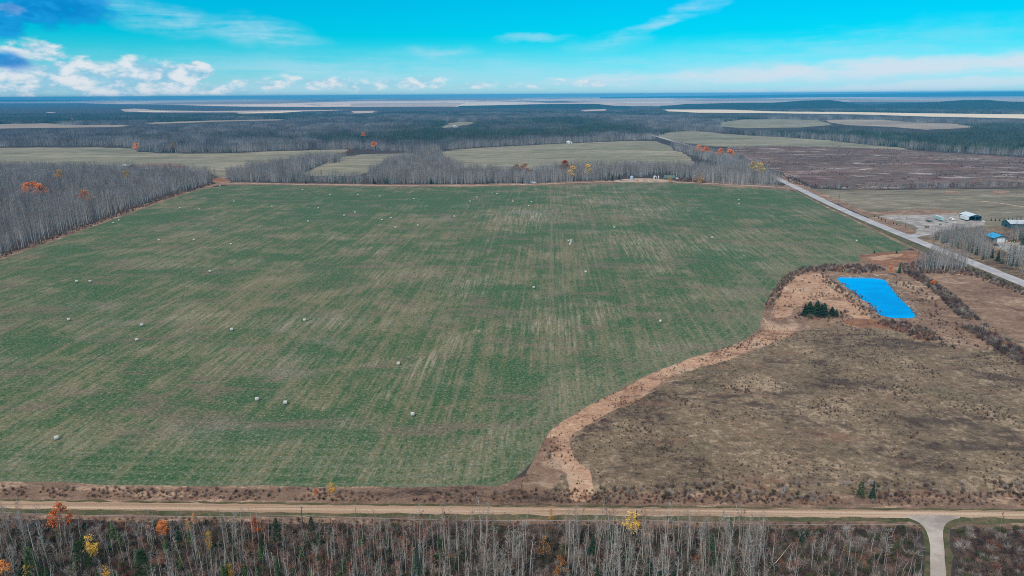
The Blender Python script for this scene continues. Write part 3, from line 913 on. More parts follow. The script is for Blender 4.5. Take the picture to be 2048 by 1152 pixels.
def paint_field(me, v):
    """where the sward is pale, lush, grey - what grows there, not light"""
    n = len(v)
    A = {k: np.zeros(n) for k in ('pale', 'lush', 'grey', 'stripe', 'path')}
    # pixel position of each vertex (to lay the patches out on the plan)
    inv = C3.inverted()
    W = np.column_stack([v[:, 0], v[:, 1], np.full(n, -H)])
    L = W @ np.array(inv).T
    px = 1024 + F * L[:, 0] / -L[:, 2]
    py = 576 - F * L[:, 1] / -L[:, 2]

    def g(cx, cy, rx, ry, amt, key, sl=0.0):
        dx, dy = px - cx, py - cy
        dy = dy + sl * dx
        A[key] += amt * np.exp(-((dx / rx) ** 2 + (dy / ry) ** 2))
    for b in ((1050, 438, 60, 13, 1.1), (1050, 422, 50, 5, .5), (1210, 400, 60, 9, .6), (1300, 420, 90, 10, .55), (860, 722, 40, 16, .8), (820, 745, 90, 12, .3),
              (620, 645, 130, 14, .6), (560, 720, 90, 12, .45), (850, 550, 100, 22, .35), (930, 565, 40, 9, .5), (1250, 480, 60, 14, .55), (1300, 500, 60, 24, .5),
              (1190, 630, 50, 10, .5), (1090, 650, 60, 26, .45), (1400, 490, 60, 12, .5), (290, 520, 60, 8, .6), (340, 535, 60, 6, .4), (350, 455, 50, 8, .35),
              (660, 470, 30, 6, .5), (750, 482, 35, 6, .5), (1480, 470, 60, 12, .35), (1520, 500, 60, 10, .35), (1310, 690, 130, 10, .5, ), (420, 700, 120, 12, .35),
              (1390, 660, 60, 14, .3), (980, 890, 60, 6, .5), (1020, 885, 30, 5, .4), (160, 850, 40, 10, .35), (390, 640, 90, 20, .3), (1130, 660, 40, 30, .3), (720, 500, 60, 10, .3)):
        g(*b, 'pale')
    for b in ((1000, 395, 80, 14, 1.), (700, 400, 200, 18, .9), (880, 415, 90, 14, .8), (1010, 480, 60, 14, .7), (300, 430, 60, 12, .8), (350, 385, 60, 8, .3), (240, 440, 60, 12, .7),
              (640, 430, 120, 14, .6), (150, 500, 100, 12, .5), (560, 520, 80, 12, .5), (990, 590, 80, 26, .8), (930, 520, 60, 16, .6), (640, 840, 60, 16, 1.), (720, 870, 50, 16, .8),
              (570, 880, 80, 10, .6), (880, 780, 60, 26, .6), (1150, 610, 60, 20, .5), (1410, 425, 120, 14, .55), (1560, 400, 160, 16, .7), (1750, 480, 80, 14, .6), (1230, 455, 60, 6, .6),
              (1640, 440, 100, 14, .5), (1470, 520, 120, 12, .35), (300, 680, 90, 10, .4), (80, 680, 90, 8, .6), (300, 545, 120, 10, .5), (60, 745, 60, 12, .5), (760, 680, 60, 12, .4),
              (1330, 445, 60, 6, .5), (1190, 380, 60, 6, .4), (1460, 385, 80, 6, .5), (1400, 520, 100, 20, .3), (280, 800, 120, 20, .3), (0, 910, 200, 16, .45), (700, 930, 200, 14, .35), (1040, 820, 60, 40, .35)):
        g(*b, 'lush')
    for b in ((645, 686, 40, 8, .9), (600, 718, 45, 6, .9), (545, 660, 40, 6, .6), (570, 745, 60, 9, .8), (530, 790, 50, 8, .4), (430, 860, 80, 18, .6), (180, 612, 60, 6, .5), (230, 645, 60, 7, .6),
              (200, 675, 50, 6, .5), (640, 640, 60, 6, .5), (1060, 425, 40, 4, .8), (870, 640, 40, 6, .4), (1180, 463, 40, 4, .5), (420, 460, 60, 8, .3), (890, 437, 14, 6, .7), (10, 720, 40, 14, .4), (540, 860, 80, 16, .3)):
        g(*b, 'grey')
    for b in ((1072, 440, 60, 10, .3), (895, 436, 12, 7, 1.), (700, 850, 120, 8, .3), (600, 900, 120, 8, .3), (640, 540, 90, 6, .3), (1190, 440, 120, 6, .35)):
        g(*b, 'stripe')
    # wheel tracks running away from the camera near the middle
    u = v[:, 0] * math.cos(ROWS) - v[:, 1] * math.sin(ROWS)
    # distance to the near-right edge of the field
    e = np.array(smooth_poly(PX([(1712, 512), (1724, 526), (1640, 530), (1592, 540), (1550, 575), (1527, 632), (1490, 680), (1350, 727), (1230, 782), (1094, 866), (1070, 917), (1015, 966), (985, 975), (560, 973), (0, 962), (-700, 945)]), 2, False))
    dmin = np.full(n, 1e9)
    for i in range(len(e) - 1):
        a, b2 = e[i], e[i + 1]
        ab = b2 - a
        t = np.clip(((v - a) @ ab) / (ab @ ab), 0, 1)
        dmin = np.minimum(dmin, np.hypot(*(v - (a + t[:, None] * ab)).T))
    A['path'] = dmin
    for k, val in A.items():
        at = me.attributes.new(k, 'FLOAT', 'POINT')
        at.data.foreach_set('value', (np.clip(val, 0, 1) if k != 'path' else val).astype(np.float32))


build_ground()

# ------------------------------------------------------------------ pond
n = len(pond)
r0, r1, r2, r3 = POND_HOLE, offset(pond, 2.2), offset(pond, 0.4), offset(pond, -1.5)
V = [(x, y, 0.0) for x, y in r0] + [(x, y, 0.75) for x, y in r1] + [(x, y, -0.3) for x, y in r2] + [(x, y, -1.6) for x, y in r3]
Fc = []
for k in range(3):
    for i in range(n):
        j = (i + 1) % n
        Fc.append((k * n + i, k * n + j, (k + 1) * n + j, (k + 1) * n + i))
M['bank'] = grassland('pond_bank', (0.08, 0.058, 0.045), (0.24, 0.17, 0.125), (0.46, 0.36, 0.27), 0.05, 0.3, 1.2, lo=.38, hi=.6)
tag(link(bpy.data.objects.new('pond_bank', mesh_from('pond_bank', V, Fc, [M['bank']], smooth=True))), kind='structure')
wv_ = offset(pond, 0.6)
tag(link(bpy.data.objects.new('pond_water', mesh_from('pond_water', [(x, y, -0.42) for x, y in wv_], [tuple(range(n))], [M['water']]))), kind='structure')


# ------------------------------------------------------------------ far hills (wooded ridges)
def ridge(name, pts_px, base_py, depth):
    """pts_px: (px, crest py); the ridge stands on the plain at base_py"""
    nx, ny = 60, 14
    V, Fc = [], []
    xs = [p[0] for p in pts_px]
    ys = [p[1] for p in pts_px]
    for i in range(nx + 1):
        px = xs[0] + (xs[-1] - xs[0]) * i / nx
        cy = np.interp(px, xs, ys)
        b = np.interp(px, [xs[0], xs[-1]], base_py)
        gx, gy = G(px, b)
        d0 = math.hypot(gx, gy)
        dirx, diry = gx / d0, gy / d0
        # height that brings the crest to its pixel
        dr = ray(px, cy)
        dc = d0 + depth * 0.5
        z = max(H + dr.z / math.hypot(dr.x, dr.y) * dc, 0)
        for j in range(ny + 1):
            s = j / ny
            dd = d0 + depth * s
            sh = math.sin(math.pi * s) ** 0.8 if 0 < s < 1 else 0
            hh = z * sh * (1 + 0.10 * mnoise.noise(Vector((dirx * dd / 400, diry * dd / 400, 2))))
            V.append((dirx * dd, diry * dd, hh - 0.5))
    for i in range(nx):
        for j in range(ny):
            a = i * (ny + 1) + j
            Fc.append((a, a + ny + 1, a + ny + 2, a + 1))
    o = link(bpy.data.objects.new(name, mesh_from(name, V, Fc, [M['hill']], smooth=True)))
    return tag(o, kind='structure')


M['hill'] = grassland('wooded_hill', (0.010, 0.022, 0.022), (0.018, 0.034, 0.032), (0.035, 0.050, 0.044), 0.002, 0.02, 0.06)
ridge('hill', [(900, 214), (960, 211.5), (1060, 209), (1130, 207.5), (1190, 207.5), (1230, 212), (1290, 216)], (216, 218), 1600)
ridge('hill', [(1310, 215), (1370, 208), (1450, 206), (1540, 205.5), (1600, 201.5), (1660, 200), (1690, 204), (1720, 209), (1760, 216)], (218, 219), 1800)
ridge('hill', [(1700, 214), (1780, 207), (1860, 204.5), (1920, 200.5), (1970, 199.5), (2010, 203), (2100, 203), (2300, 205), (2400, 214)], (221, 224), 2200)
ridge('hill', [(1200, 194.5), (1400, 191.5), (1600, 188.8), (1800, 186.6), (2048, 183.8), (2300, 182.4)], (196.8, 191.0), 7000)
ridge('hill', [(-300, 203), (-100, 200.5), (0, 200), (60, 199.6), (120, 200.5), (200, 202), (260, 203)], (204, 202.6), 3000)


# ------------------------------------------------------------------ plant prototypes
def bare_tree(mb_t, mb_c, h, seed, nb=22, nt=150, tw=0.04, rad=0.095, spread=0.16, cb=0.35, lean=0.5, base=(0, 0), mi_t=0, mi_c=0, sides=5, lw=0.05):
    random.seed(seed)
    x, y = base
    lx, ly = random.uniform(-lean, lean), random.uniform(-lean, lean)
    K = 5 if sides > 3 else 2
    pts, rr = [], []
    wob = [(random.uniform(-.12, .12), random.uniform(-.12, .12)) for _ in range(K + 1)]
    for i in range(K + 1):
        s = i / K
        pts.append(Vector((x + lx * s * s + wob[i][0] * s, y + ly * s * s + wob[i][1] * s, h * s)))
        rr.append(rad * (1 - s) ** 0.75 + 0.02)
    mb_t.tube(pts, rr, sides, mi_t, cap=False)

    def at(s):
        f = s * K
        i = min(int(f), K - 1)
        return pts[i].lerp(pts[i + 1], f - i)
    tips = []
    for k in range(nb):
        s = cb + (1 - cb) * (k / nb) ** 0.9 * 0.97
        p = at(s)
        th = random.uniform(0, 2 * math.pi)
        L = h * spread * (1.25 - 0.85 * (s - cb) / (1 - cb)) * random.uniform(0.6, 1.15)
        up = random.uniform(0.5, 1.1)
        q = p + Vector((math.cos(th), math.sin(th), up)).normalized() * L
        mb_c.blade(p, q, lw, mi_c)
        mb_c.blade(p, q, lw, mi_c)
        tips.append((p, q))
    for k in range(nt):
        p, q = random.choice(tips)
        a = p.lerp(q, random.uniform(0.25, 1.0))
        d = (q - p).normalized() + Vector((random.uniform(-1, 1), random.uniform(-1, 1), random.uniform(-.4, 1.1))) * 0.8
        mb_c.blade(a, a + d.normalized() * random.uniform(0.35, 1.0) * h / 14, tw, mi_c)


def conifer(mb_t, mb_c, h, w, seed, tiers=15, nb=11, base=(0, 0), mi_t=0, mi_c=0, tw=0.45, fill=2):
    random.seed(seed)
    x, y = base
    mb_t.tube([(x, y, 0), (x, y, h * .96)], [0.14, 0.03], 5, mi_t, cap=False)
    for i in range(tiers):
        s = (i + random.uniform(0, .5)) / tiers
        z = h * (0.06 + 0.92 * s)
        r = w * (1 - s) ** 0.85 * random.uniform(0.8, 1.12) + 0.12
        n = max(5, int(nb * (1 - 0.5 * s)))
        for k in range(n * fill):
            th = 2 * math.pi * (k + random.random()) / n
            rr = r * random.uniform(0.65, 1.1)
            c, sn = math.cos(th), math.sin(th)
            p = Vector((x, y, z + h * 0.03))
            q = Vector((x + c * rr, y + sn * rr, z - rr * random.uniform(0.15, 0.45)))
            m = p.lerp(q, 0.55) + Vector((0, 0, random.uniform(0, .15)))
            sd_ = Vector((-sn, c, 0)) * tw * (0.4 + 0.6 * (1 - s)) * random.uniform(.7, 1.2)
            mb_c.add([p, m - sd_ + Vector((0, 0, -.08)), q, m + sd_ + Vector((0, 0, -.08))], [(0, 1, 2), (0, 2, 3)], mi_c)


def pine(mb_t, mb_c, h, w, seed, n=420, mi_t=0, mi_c=0, q=0.42):
    """bushy young pine: rounded cone of needle tufts on whorled limbs"""
    random.seed(seed)
    mb_t.tube([(0, 0, 0), (0.1, 0, h * .5), (0, 0.1, h * .94)], [0.14, 0.09, 0.03], 5, mi_t, cap=False)
    for k in range(26):
        s = 0.08 + 0.86 * k / 26
        th = k * 2.4
        r = w * (1 - s) ** 0.6 * 0.9
        mb_t.blade((0, 0, h * s), (math.cos(th) * r, math.sin(th) * r, h * s + r * .35), 0.08, mi_t)
    for k in range(n):
        s = random.random() ** 1.1
        r = w * (1.02 - s) ** 0.62 * math.sqrt(random.uniform(0.25, 1)) * (0.85 + 0.25 * math.sin(s * 40 + random.uniform(0, 1)))
        th = random.uniform(0, 2 * math.pi)
        c = Vector((math.cos(th) * r, math.sin(th) * r, h * (0.05 + 0.95 * s)))
        for _ in range(3):
            mb_c.blade(c, c + Vector((math.cos(th) * .5 + random.uniform(-.5, .5), math.sin(th) * .5 + random.uniform(-.5, .5), random.uniform(0, .9))) * q * 1.6, 0.20, mi_c)


def leafy(mb_t, mb_c, h, seed, n=420, lo=0.35, w=0.20, size=0.24, mi_t=0, mi_c=0, tw=0):
    random.seed(seed)
    tmp = MB()
    bare_tree(mb_t, tmp, h, seed, nb=20, nt=60 + tw, tw=0.035, cb=lo * 0.8, spread=w * 0.9)
    mb_c2 = tmp
    clumps = []
    for k in range(16):
        s = random.random()
        r = h * w * math.sin(math.pi * min(1, 0.25 + 0.72 * s)) * random.uniform(0.2, 0.95)
        th = random.uniform(0, 6.28)
        clumps.append((math.cos(th) * r, math.sin(th) * r, h * (lo + (0.99 - lo) * s), random.uniform(.5, 1.1) * h * 0.075))
    for k in range(n):
        c = random.choice(clumps)
        g = Vector((random.gauss(0, 1), random.gauss(0, 1), random.gauss(0, 1))) * c[3] * 0.70
        mb_c.quad((c[0] + g.x, c[1] + g.y, min(c[2] + g.z, h * 1.03)), size * random.uniform(.7, 1.3), mi_c)
    return mb_c2


def bush(mb, h, w, seed, n=90, tw=0.06, mi=0):
    random.seed(seed)
    for k in range(n):
        th = random.uniform(0, 2 * math.pi)
        ph = random.random() ** 0.6
        el_ = math.pi / 2 * (1 - ph * 0.8)
        d = Vector((math.cos(th) * math.cos(el_) * w, math.sin(th) * math.cos(el_) * w, math.sin(el_) * h)) * random.uniform(0.6, 1.1)
        b = Vector((random.uniform(-.2, .2) * w, random.uniform(-.2, .2) * w, 0))
        m = b + d * 0.55 + Vector((random.uniform(-.1, .1), random.uniform(-.1, .1), 0.1 * h))
        mb.blade(b, b + d, tw, mi)
        for _ in range(2):
            mb.blade(m, m + d * 0.4 + Vector((random.uniform(-.4, .4) * w, random.uniform(-.4, .4) * w, random.uniform(-.1, .3) * h)), tw, mi)


# ------------------------------------------------------------------ masses by instancing (woods that read as one mass, scrub, grass)
def proto_collection(name, meshes):
    col = bpy.data.collections.new(name)
    for i, me in enumerate(meshes):
        col.objects.link(bpy.data.objects.new('%s_%02d' % (name, i), me))
    return col


def gn_tree(col):
    ng = bpy.data.node_groups.new('scatter_' + col.name, 'GeometryNodeTree')
    ng.interface.new_socket('Geometry', in_out='INPUT', socket_type='NodeSocketGeometry')
    ng.interface.new_socket('Geometry', in_out='OUTPUT', socket_type='NodeSocketGeometry')
    N, L = ng.nodes, ng.links
    gi, go = N.new('NodeGroupInput'), N.new('NodeGroupOutput')
    ci = N.new('GeometryNodeCollectionInfo')
    ci.inputs['Collection'].default_value = col
    ci.inputs['Separate Children'].default_value = True
    ci.inputs['Reset Children'].default_value = True
    ip = N.new('GeometryNodeInstanceOnPoints')
    ip.inputs['Pick Instance'].default_value = True

    def na(nm, ty):
        a = N.new('GeometryNodeInputNamedAttribute')
        a.data_type = ty
        a.inputs['Name'].default_value = nm
        return a.outputs['Attribute']
    er = N.new('FunctionNodeEulerToRotation')
    L.new(na('rot', 'FLOAT_VECTOR'), er.inputs[0])
    L.new(gi.outputs[0], ip.inputs['Points'])
    L.new(ci.outputs[0], ip.inputs['Instance'])
    L.new(na('idx', 'INT'), ip.inputs['Instance Index'])
    L.new(er.outputs[0], ip.inputs['Rotation'])
    L.new(na('scl', 'FLOAT_VECTOR'), ip.inputs['Scale'])
    L.new(ip.outputs[0], go.inputs[0])
    return ng


GN = {}


def mass(name, label, cat, col, pts, idx, scl, tilt=0.0, group=None):
    n = len(pts)
    if n == 0:
        return
    me = bpy.data.meshes.new(name)
    me.vertices.add(n)
    P3 = np.zeros((n, 3), np.float32)
    P3[:, :pts.shape[1]] = pts
    me.vertices.foreach_set('co', P3.ravel())
    a = me.attributes.new('idx', 'INT', 'POINT')
    a.data.foreach_set('value', idx.astype(np.int32))
    a = me.attributes.new('rot', 'FLOAT_VECTOR', 'POINT')
    r = np.zeros((n, 3), np.float32)
    r[:, 2] = rng.uniform(0, 2 * math.pi, n)
    r[:, 0] = rng.normal(0, tilt, n) if tilt else 0
    a.data.foreach_set('vector', r.ravel())
    a = me.attributes.new('scl', 'FLOAT_VECTOR', 'POINT')
    s = np.ones((n, 3), np.float32) * (scl if np.ndim(scl) == 2 else np.asarray(scl)[:, None])
    a.data.foreach_set('vector', s.astype(np.float32).ravel())
    o = link(bpy.data.objects.new(name, me))
    if col.name not in GN:
        GN[col.name] = gn_tree(col)
    md = o.modifiers.new('scatter', 'NODES')
    md.node_group = GN[col.name]
    return tag(o, label, cat, group, 'stuff')


def grid_pts(poly, step, jit=0.5):
    p = np.asarray(poly)
    gx, gy = np.meshgrid(np.arange(p[:, 0].min(), p[:, 0].max() + step, step), np.arange(p[:, 1].min(), p[:, 1].max() + step, step))
    gx = gx.ravel() + rng.uniform(-jit, jit, gx.size) * step
    gy = gy.ravel() + rng.uniform(-jit, jit, gy.size) * step
    k = inside(poly, gx, gy)
    return np.column_stack([gx[k], gy[k]])


def fbm(pts, s, seed=0):
    return np.array([mnoise.fractal(Vector((x / s, y / s, seed)), 1.0, 2.0, 4) for x, y in pts[:, :2]])


def to_px(pts, z=0.0):
    inv = np.array(C3.inverted())
    Wd = np.column_stack([pts[:, 0], pts[:, 1], np.full(len(pts), z - H)])
    L = Wd @ inv.T
    return 1024 + F * L[:, 0] / -L[:, 2], 576 - F * L[:, 1] / -L[:, 2]


ALLREG = {}
NOTREE = [p for nme, mk, p in REG if nme not in ('far_plains', 'roadside_grass', 'woodland_margin', 'pond_hole')]
NOTREE.append(POND_HOLE)
for nme, mk, p in REG:
    if nme == 'far_field':          # trees 16 m tall would hide the clearing behind them
        for f_ in (0.955, 0.91, 0.868):
            NOTREE.append([(x * f_, y * f_) for x, y in p])


def clear_of(pts, polys):
    k = np.ones(len(pts), bool)
    for p in polys:
        k &= ~inside(p, pts[:, 0], pts[:, 1])
    return pts[k]


# --- patches of woodland trees (all standing alone, each patch a different mix)
def wood_patch(seed, size, n, h, kind, tw, nb, nt, lw=0.09, rad=0.13, mats=('bark_dim', 'twig_mid')):
    mb = MB()
    r = random.Random(seed)
    for i in range(n):
        x, y = r.uniform(-size / 2, size / 2), r.uniform(-size / 2, size / 2)
        hh = h * r.uniform(0.78, 1.12)
        k = r.random()
        if kind == 'spruce' and k < 0.85 or kind == 'mixed' and k < 0.35:
            conifer(mb, mb, hh * r.uniform(.6, 1.0), 2.0, seed * 97 + i, tiers=7, nb=6, base=(x, y), mi_t=0, mi_c=2, tw=0.7, fill=1)
        else:
            mc = 3 if (kind == 'warm' and k < 0.6) else 1
            bare_tree(mb, mb, hh, seed * 97 + i, nb=nb, nt=nt, tw=tw, rad=rad, base=(x, y), mi_t=0, mi_c=mc, sides=3, lw=lw, cb=0.32, spread=0.15)
    return mb.mesh('wood_patch', [M[mats[0]], M[mats[1]], M['needle_far'], M['twig_rust']])


mid_col = proto_collection('aspen_patch', [wood_patch(100 + i, 12, 11, 17, 'bare', 0.07, 12, 60) for i in range(5)]
                           + [wood_patch(120 + i, 12, 11, 16, 'mixed', 0.07, 12, 55) for i in range(2)]
                           + [wood_patch(130, 12, 11, 15, 'warm', 0.07, 12, 60)])
FM = ('bark_far', 'twig_far')
far_col = proto_collection('forest_patch', [wood_patch(200 + i, 38, 62, 16, 'bare', 0.22, 5, 14, 0.22, 0.2, FM if i % 2 else ('bark_dim', 'twig_far')) for i in range(4)]
                           + [wood_patch(210 + i, 38, 62, 15, 'mixed', 0.22, 5, 14, 0.22, 0.2, FM) for i in range(3)]
                           + [wood_patch(220 + i, 38, 62, 15, 'spruce', 0.22, 5, 12, 0.22, 0.2, FM) for i in range(3)]
                           + [wood_patch(230, 38, 62, 15, 'warm', 0.22, 5, 14, 0.22, 0.2, ('bark_dim', 'twig_mid'))])

# left wood, beside the hay field
LW = PX([(-700, 752), (-200, 577), (0, 506), (180, 443), (320, 391), (420, 366), (428, 356), (408, 349), (300, 344), (150, 341), (0, 338), (-700, 335)])
pts = grid_pts(LW, 9.5)
f1 = fbm(pts, 60, 3)
idx = rng.integers(0, 5, len(pts))
idx[(f1 > 0.42)] = 7
idx[(f1 < -0.5)] = 5
mass('aspen_wood', 'dense grey leafless aspen wood along the left edge of the green field', 'wood', mid_col, pts, idx, rng.uniform(.82, 1.1, len(pts)))
# belt of trees on the far side of the hay field
BELTS = [
    ('grey aspen belt beyond the far edge of the field, behind the homestead',
     [(1040, 369), (1090, 367), (1200, 359), (1225, 352), (1245, 352), (1290, 355), (1310, 348), (1345, 346), (1360, 356), (1400, 364), (1470, 370), (1548, 372), (1556, 365), (1530, 352), (1490, 345), (1400, 340), (1300, 338), (1150, 340), (1072, 346), (1062, 358)], 8.5),
    ('thin grey tree belt behind the middle of the far field edge',
     [(740, 367), (900, 368), (1040, 366), (1056, 352), (1000, 347), (900, 346), (860, 338), (800, 340), (745, 350)], 9.0),
    ('low dark tree belt along the far track left of the middle',
     [(560, 366), (740, 368), (740, 357), (700, 354), (600, 354), (570, 350)], 10.0),
    ('grey grove at the far left corner of the green field',
     [(452, 363), (560, 365), (600, 350), (640, 331), (690, 322), (690, 316), (630, 318), (560, 330), (500, 340), (458, 352)], 9.5),
    ('plum-tinged grove standing out into the pale pasture',
     [(738, 352), (775, 328), (838, 314), (840, 304), (876, 303), (884, 320), (905, 336), (930, 340), (925, 345), (880, 352), (800, 356)], 8.5),
    ('tree strip beside the paved road past the pale pasture',
     [(1345, 292), (1380, 300), (1470, 322), (1532, 346), (1520, 350), (1460, 338), (1400, 318), (1350, 300)], 9.5),
]
for k, (lab, pp, st) in enumerate(BELTS):
    pts = grid_pts(PX(pp), st)
    f1 = fbm(pts, 40, 5 + k)
    idx = rng.integers(0, 5, len(pts))
    idx[f1 < -0.42] = 5
    idx[f1 > 0.62] = 7
    if k == 2:
        idx[rng.random(len(pts)) < 0.5] = 6
    s = rng.uniform(.8, 1.08, len(pts))
    if k == 2:
        s *= 0.72
    mass('aspen_belt', lab, 'tree belt', mid_col, pts, idx, s)
# trees by the yards and the paved road on the right
RIGHT = [
    ('grey thicket between the gravel yard and the blue-roofed garage', [(1858, 478), (1878, 468), (1930, 462), (1966, 470), (1968, 488), (1982, 506), (1975, 522), (1940, 508), (1900, 492)], 5.5, .55, .45),
    ('bare wood right of the blue-roofed garage', [(2015, 466), (2048, 466), (2200, 470), (2200, 486), (2048, 482), (2020, 480)], 7.5, .65, .5),
    ('bare wood at the right frame edge beside the paved road', [(2000, 522), (2020, 514), (2060, 526), (2200, 545), (2300, 590), (2200, 590), (2060, 552)], 6.5, .8, .25),
    ('aspen stand between pond and paved road', [(1838, 535), (1850, 524), (1880, 518), (1925, 530), (1945, 541), (1900, 544), (1850, 542)], 6.0, .78, .15),
]
for lab, pp, st, hs, mixr in RIGHT:
    pts = grid_pts(PX(pp), st)
    pts = clear_of(pts, [P_ROAD, P_YARD, P_YARD2])
    idx = rng.integers(0, 5, len(pts))
    idx[rng.random(len(pts)) < mixr] = 6
    mass('roadside_wood', lab, 'wood', mid_col, pts, idx, rng.uniform(.85, 1.15, len(pts)) * hs)
FRONT = None
# scrub line between bog heath and pasture
pts = grid_pts(ribbon([(1640, 376), (1750, 377), (1900, 375), (2200, 370)], 16, sm=0), 9)
mass('scrub_line', 'grey scrub hedge between the purple bog and the right-hand pasture', 'hedge', mid_col, pts, rng.integers(0, 6, len(pts)), rng.uniform(.45, .75, len(pts)))

# the big forest beyond, to the foot of the hills
Y0, Y1 = G(1024, 306)[1], G(1024, 224)[1]
FP = [(-0.80 * Y0 - 150, Y0), (0.80 * Y0 + 150, Y0), (0.80 * Y1 + 300, Y1), (-0.80 * Y1 - 300, Y1)]
pts = grid_pts(FP, 33)
px, py = to_px(pts)
edge_y = np.interp(px, [-200, 0, 250, 290, 450, 560, 700, 860, 1000, 1150, 1300, 1330, 1400, 1480, 1600, 1700, 1840, 1960, 2250],
                   [292, 294, 291, 304, 304, 300, 299, 301, 292, 284, 279, 268, 262, 268, 274, 284, 299, 308, 322])
k = (py < edge_y)
pts = pts[k]
pts = clear_of(pts, NOTREE)
px, py = to_px(pts)
d = np.hypot(pts[:, 0], pts[:, 1])
keep = (d < 4200) | (rng.random(len(pts)) < 0.45)
pts, px, py, d = pts[keep], px[keep], py[keep], d[keep]
f1 = fbm(pts, 420, 11) + 0.35 * fbm(pts, 120, 12)
sprz = np.zeros(len(pts))
for cx, cy, rx, ry, am in ((1080, 246, 160, 8, .9), (980, 270, 230, 10, .9), (1220, 262, 110, 9, .9), (700, 280, 200, 8, .35), (1800, 275, 260, 14, 1.), (1960, 290, 160, 14, .9), (1640, 256, 140, 6, .7),
                           (2000, 256, 120, 6, .9), (300, 275, 300, 5, .4), (640, 242, 160, 5, .4), (1400, 240, 130, 6, .5), (1620, 268, 120, 6, .5), (820, 255, 90, 6, .6), (200, 240, 250, 6, .4), (2048, 300, 60, 8, .8)):
    sprz += am * np.exp(-((px - cx) / rx) ** 2 - ((py - cy) / ry) ** 2)
s_ = f1 * 1.3 + sprz * 1.6 + np.clip((d - 3600) / 900, 0, 1) * 0.9
idx = rng.integers(0, 4, len(pts))
idx = np.where(s_ > 0.35, 4 + rng.integers(0, 3, len(pts)), idx)
idx = np.where(s_ > 0.95, 7 + rng.integers(0, 3, len(pts)), idx)
idx = np.where((s_ < -0.5) & (rng.random(len(pts)) < .5), 10, idx)
scl = np.ones((len(pts), 3))
scl[:, 0] = scl[:, 1] = np.where(d < 4200, 1.0, 1.5)
scl[:, 2] = rng.uniform(.85, 1.1, len(pts))
mass('distant_forest', 'wide forest of grey aspen and dark spruce reaching from the pastures to the hills', 'forest', far_col, pts, idx, scl)
# denser, individual front rows of that forest where its edge faces the pastures
EDGE = [[(262, 297), (290, 303), (450, 304.5), (560, 300), (690, 297)], [(-100, 292), (120, 292), (255, 291)], [(690, 297), (833, 303), (870, 301), (1000, 291), (1150, 284.5), (1300, 279)],
        [(1480, 270), (1600, 274.5), (1700, 284), (1840, 298), (1960, 307), (2200, 319)]]
for lab, pp in zip(('grey aspen front of the far forest above the left pasture', 'grey aspen front of the far forest at the left frame edge',
                    'forest front above the middle pasture', 'forest front above the purple bog'), EDGE):
    pts = grid_pts(ribbon(pp, 40, sm=0), 12)
    pts = clear_of(pts, NOTREE)
    idx = rng.integers(0, 5, len(pts))
    idx[fbm(pts, 60, 21) > 0.35] = 6
    mass('forest_edge', lab, 'forest edge', mid_col, pts, idx, rng.uniform(.75, 1.02, len(pts)))

# ------------------------------------------------------------------ scrub and tall grass
def bush_mesh(seed, h, w, n, tw, m):
    mb = MB()
    bush(mb, h, w, seed, n, tw)
    return mb.mesh('shrub', [m])


shrub_col = proto_collection('shrub', [bush_mesh(300 + i, 1.7, 1.2, 60, 0.055, M['twig_brown']) for i in range(3)]
                             + [bush_mesh(310 + i, 2.0, 1.3, 60, 0.055, M['twig_grey']) for i in range(2)]
                             + [bush_mesh(320 + i, 1.6, 1.2, 60, 0.055, M['twig_plum']) for i in range(2)]
                             + [bush_mesh(330, 1.4, 1.1, 60, 0.055, M['twig_rust']), bush_mesh(331, 1.5, 1.1, 60, 0.055, M['twig_salmon'])]
                             + [bush_mesh(340 + i, 1.5, 1.2, 70, 0.07, M['twig_olive']) for i in range(2)])


def scrub(name, lab, cat, poly_px, step, weights, smin, smax, thin=None, ground=False, avoid=True, olive=0.6):
    poly = poly_px if ground else PX(poly_px)
    pts = grid_pts(poly, step)
    if thin is not None:
        f = fbm(pts, thin[0], thin[2] if len(thin) > 2 else 4)
        pts = pts[f > thin[1]]
    if avoid:
        pts = clear_of(pts, AV)
    weights = tuple(weights) + (olive, olive)
    idx = rng.choice(11, len(pts), p=np.array(weights) / sum(weights))
    mass(name, lab, cat, shrub_col, pts, idx, rng.uniform(smin, smax, len(pts)), 0.05)


AV = [POND_HOLE, P_ROAD] + [p for nme, mk, p in REG if nme in ('gravel_road', 'gravel_lane', 'green_field', 'yard')]
# weights: brown x3, grey x2, plum x2, rust, salmon
scrub('undergrowth', 'brown and rust undergrowth beneath the trees south of the gravel road', 'undergrowth',
      [(-150, 1046), (600, 1053), (1300, 1060), (1840, 1062), (1840, 1330), (-150, 1330)], 1.5, (4, 4, 4, 3, 3, .6, .6, 2.5, 2), .6, 1.5, olive=4)
scrub('undergrowth', 'dark tangled scrub right of the gravel lane', 'undergrowth',
      [(1912, 1058), (2200, 1064), (2200, 1300), (1912, 1300)], 1.4, (4, 4, 4, 3, 3, 1.5, 1.5, 1, 1), .7, 1.3, olive=1.5)
scrub('undergrowth', 'low brown scrub strip between the gravel road and the trees', 'undergrowth',
      [(-100, 1032), (600, 1040), (1300, 1046), (1830, 1050), (1840, 1064), (1300, 1062), (600, 1055), (-100, 1048)], 1.5, (4, 4, 4, 1, 1, 1, 1, 3, 1.5), .25, .65)
scrub('roadside_scrub', 'rusty brown scrub strip between the green field and the gravel road', 'roadside scrub',
      [(-100, 972), (300, 978), (560, 980), (985, 984), (1100, 980), (1300, 985), (2150, 985), (2150, 1013), (1400, 1008), (700, 1003), (0, 996), (-100, 995)], 1.6,
      (4, 4, 4, 1, 1, 2, 2, 3, 2), .3, .75, (14, -0.35))
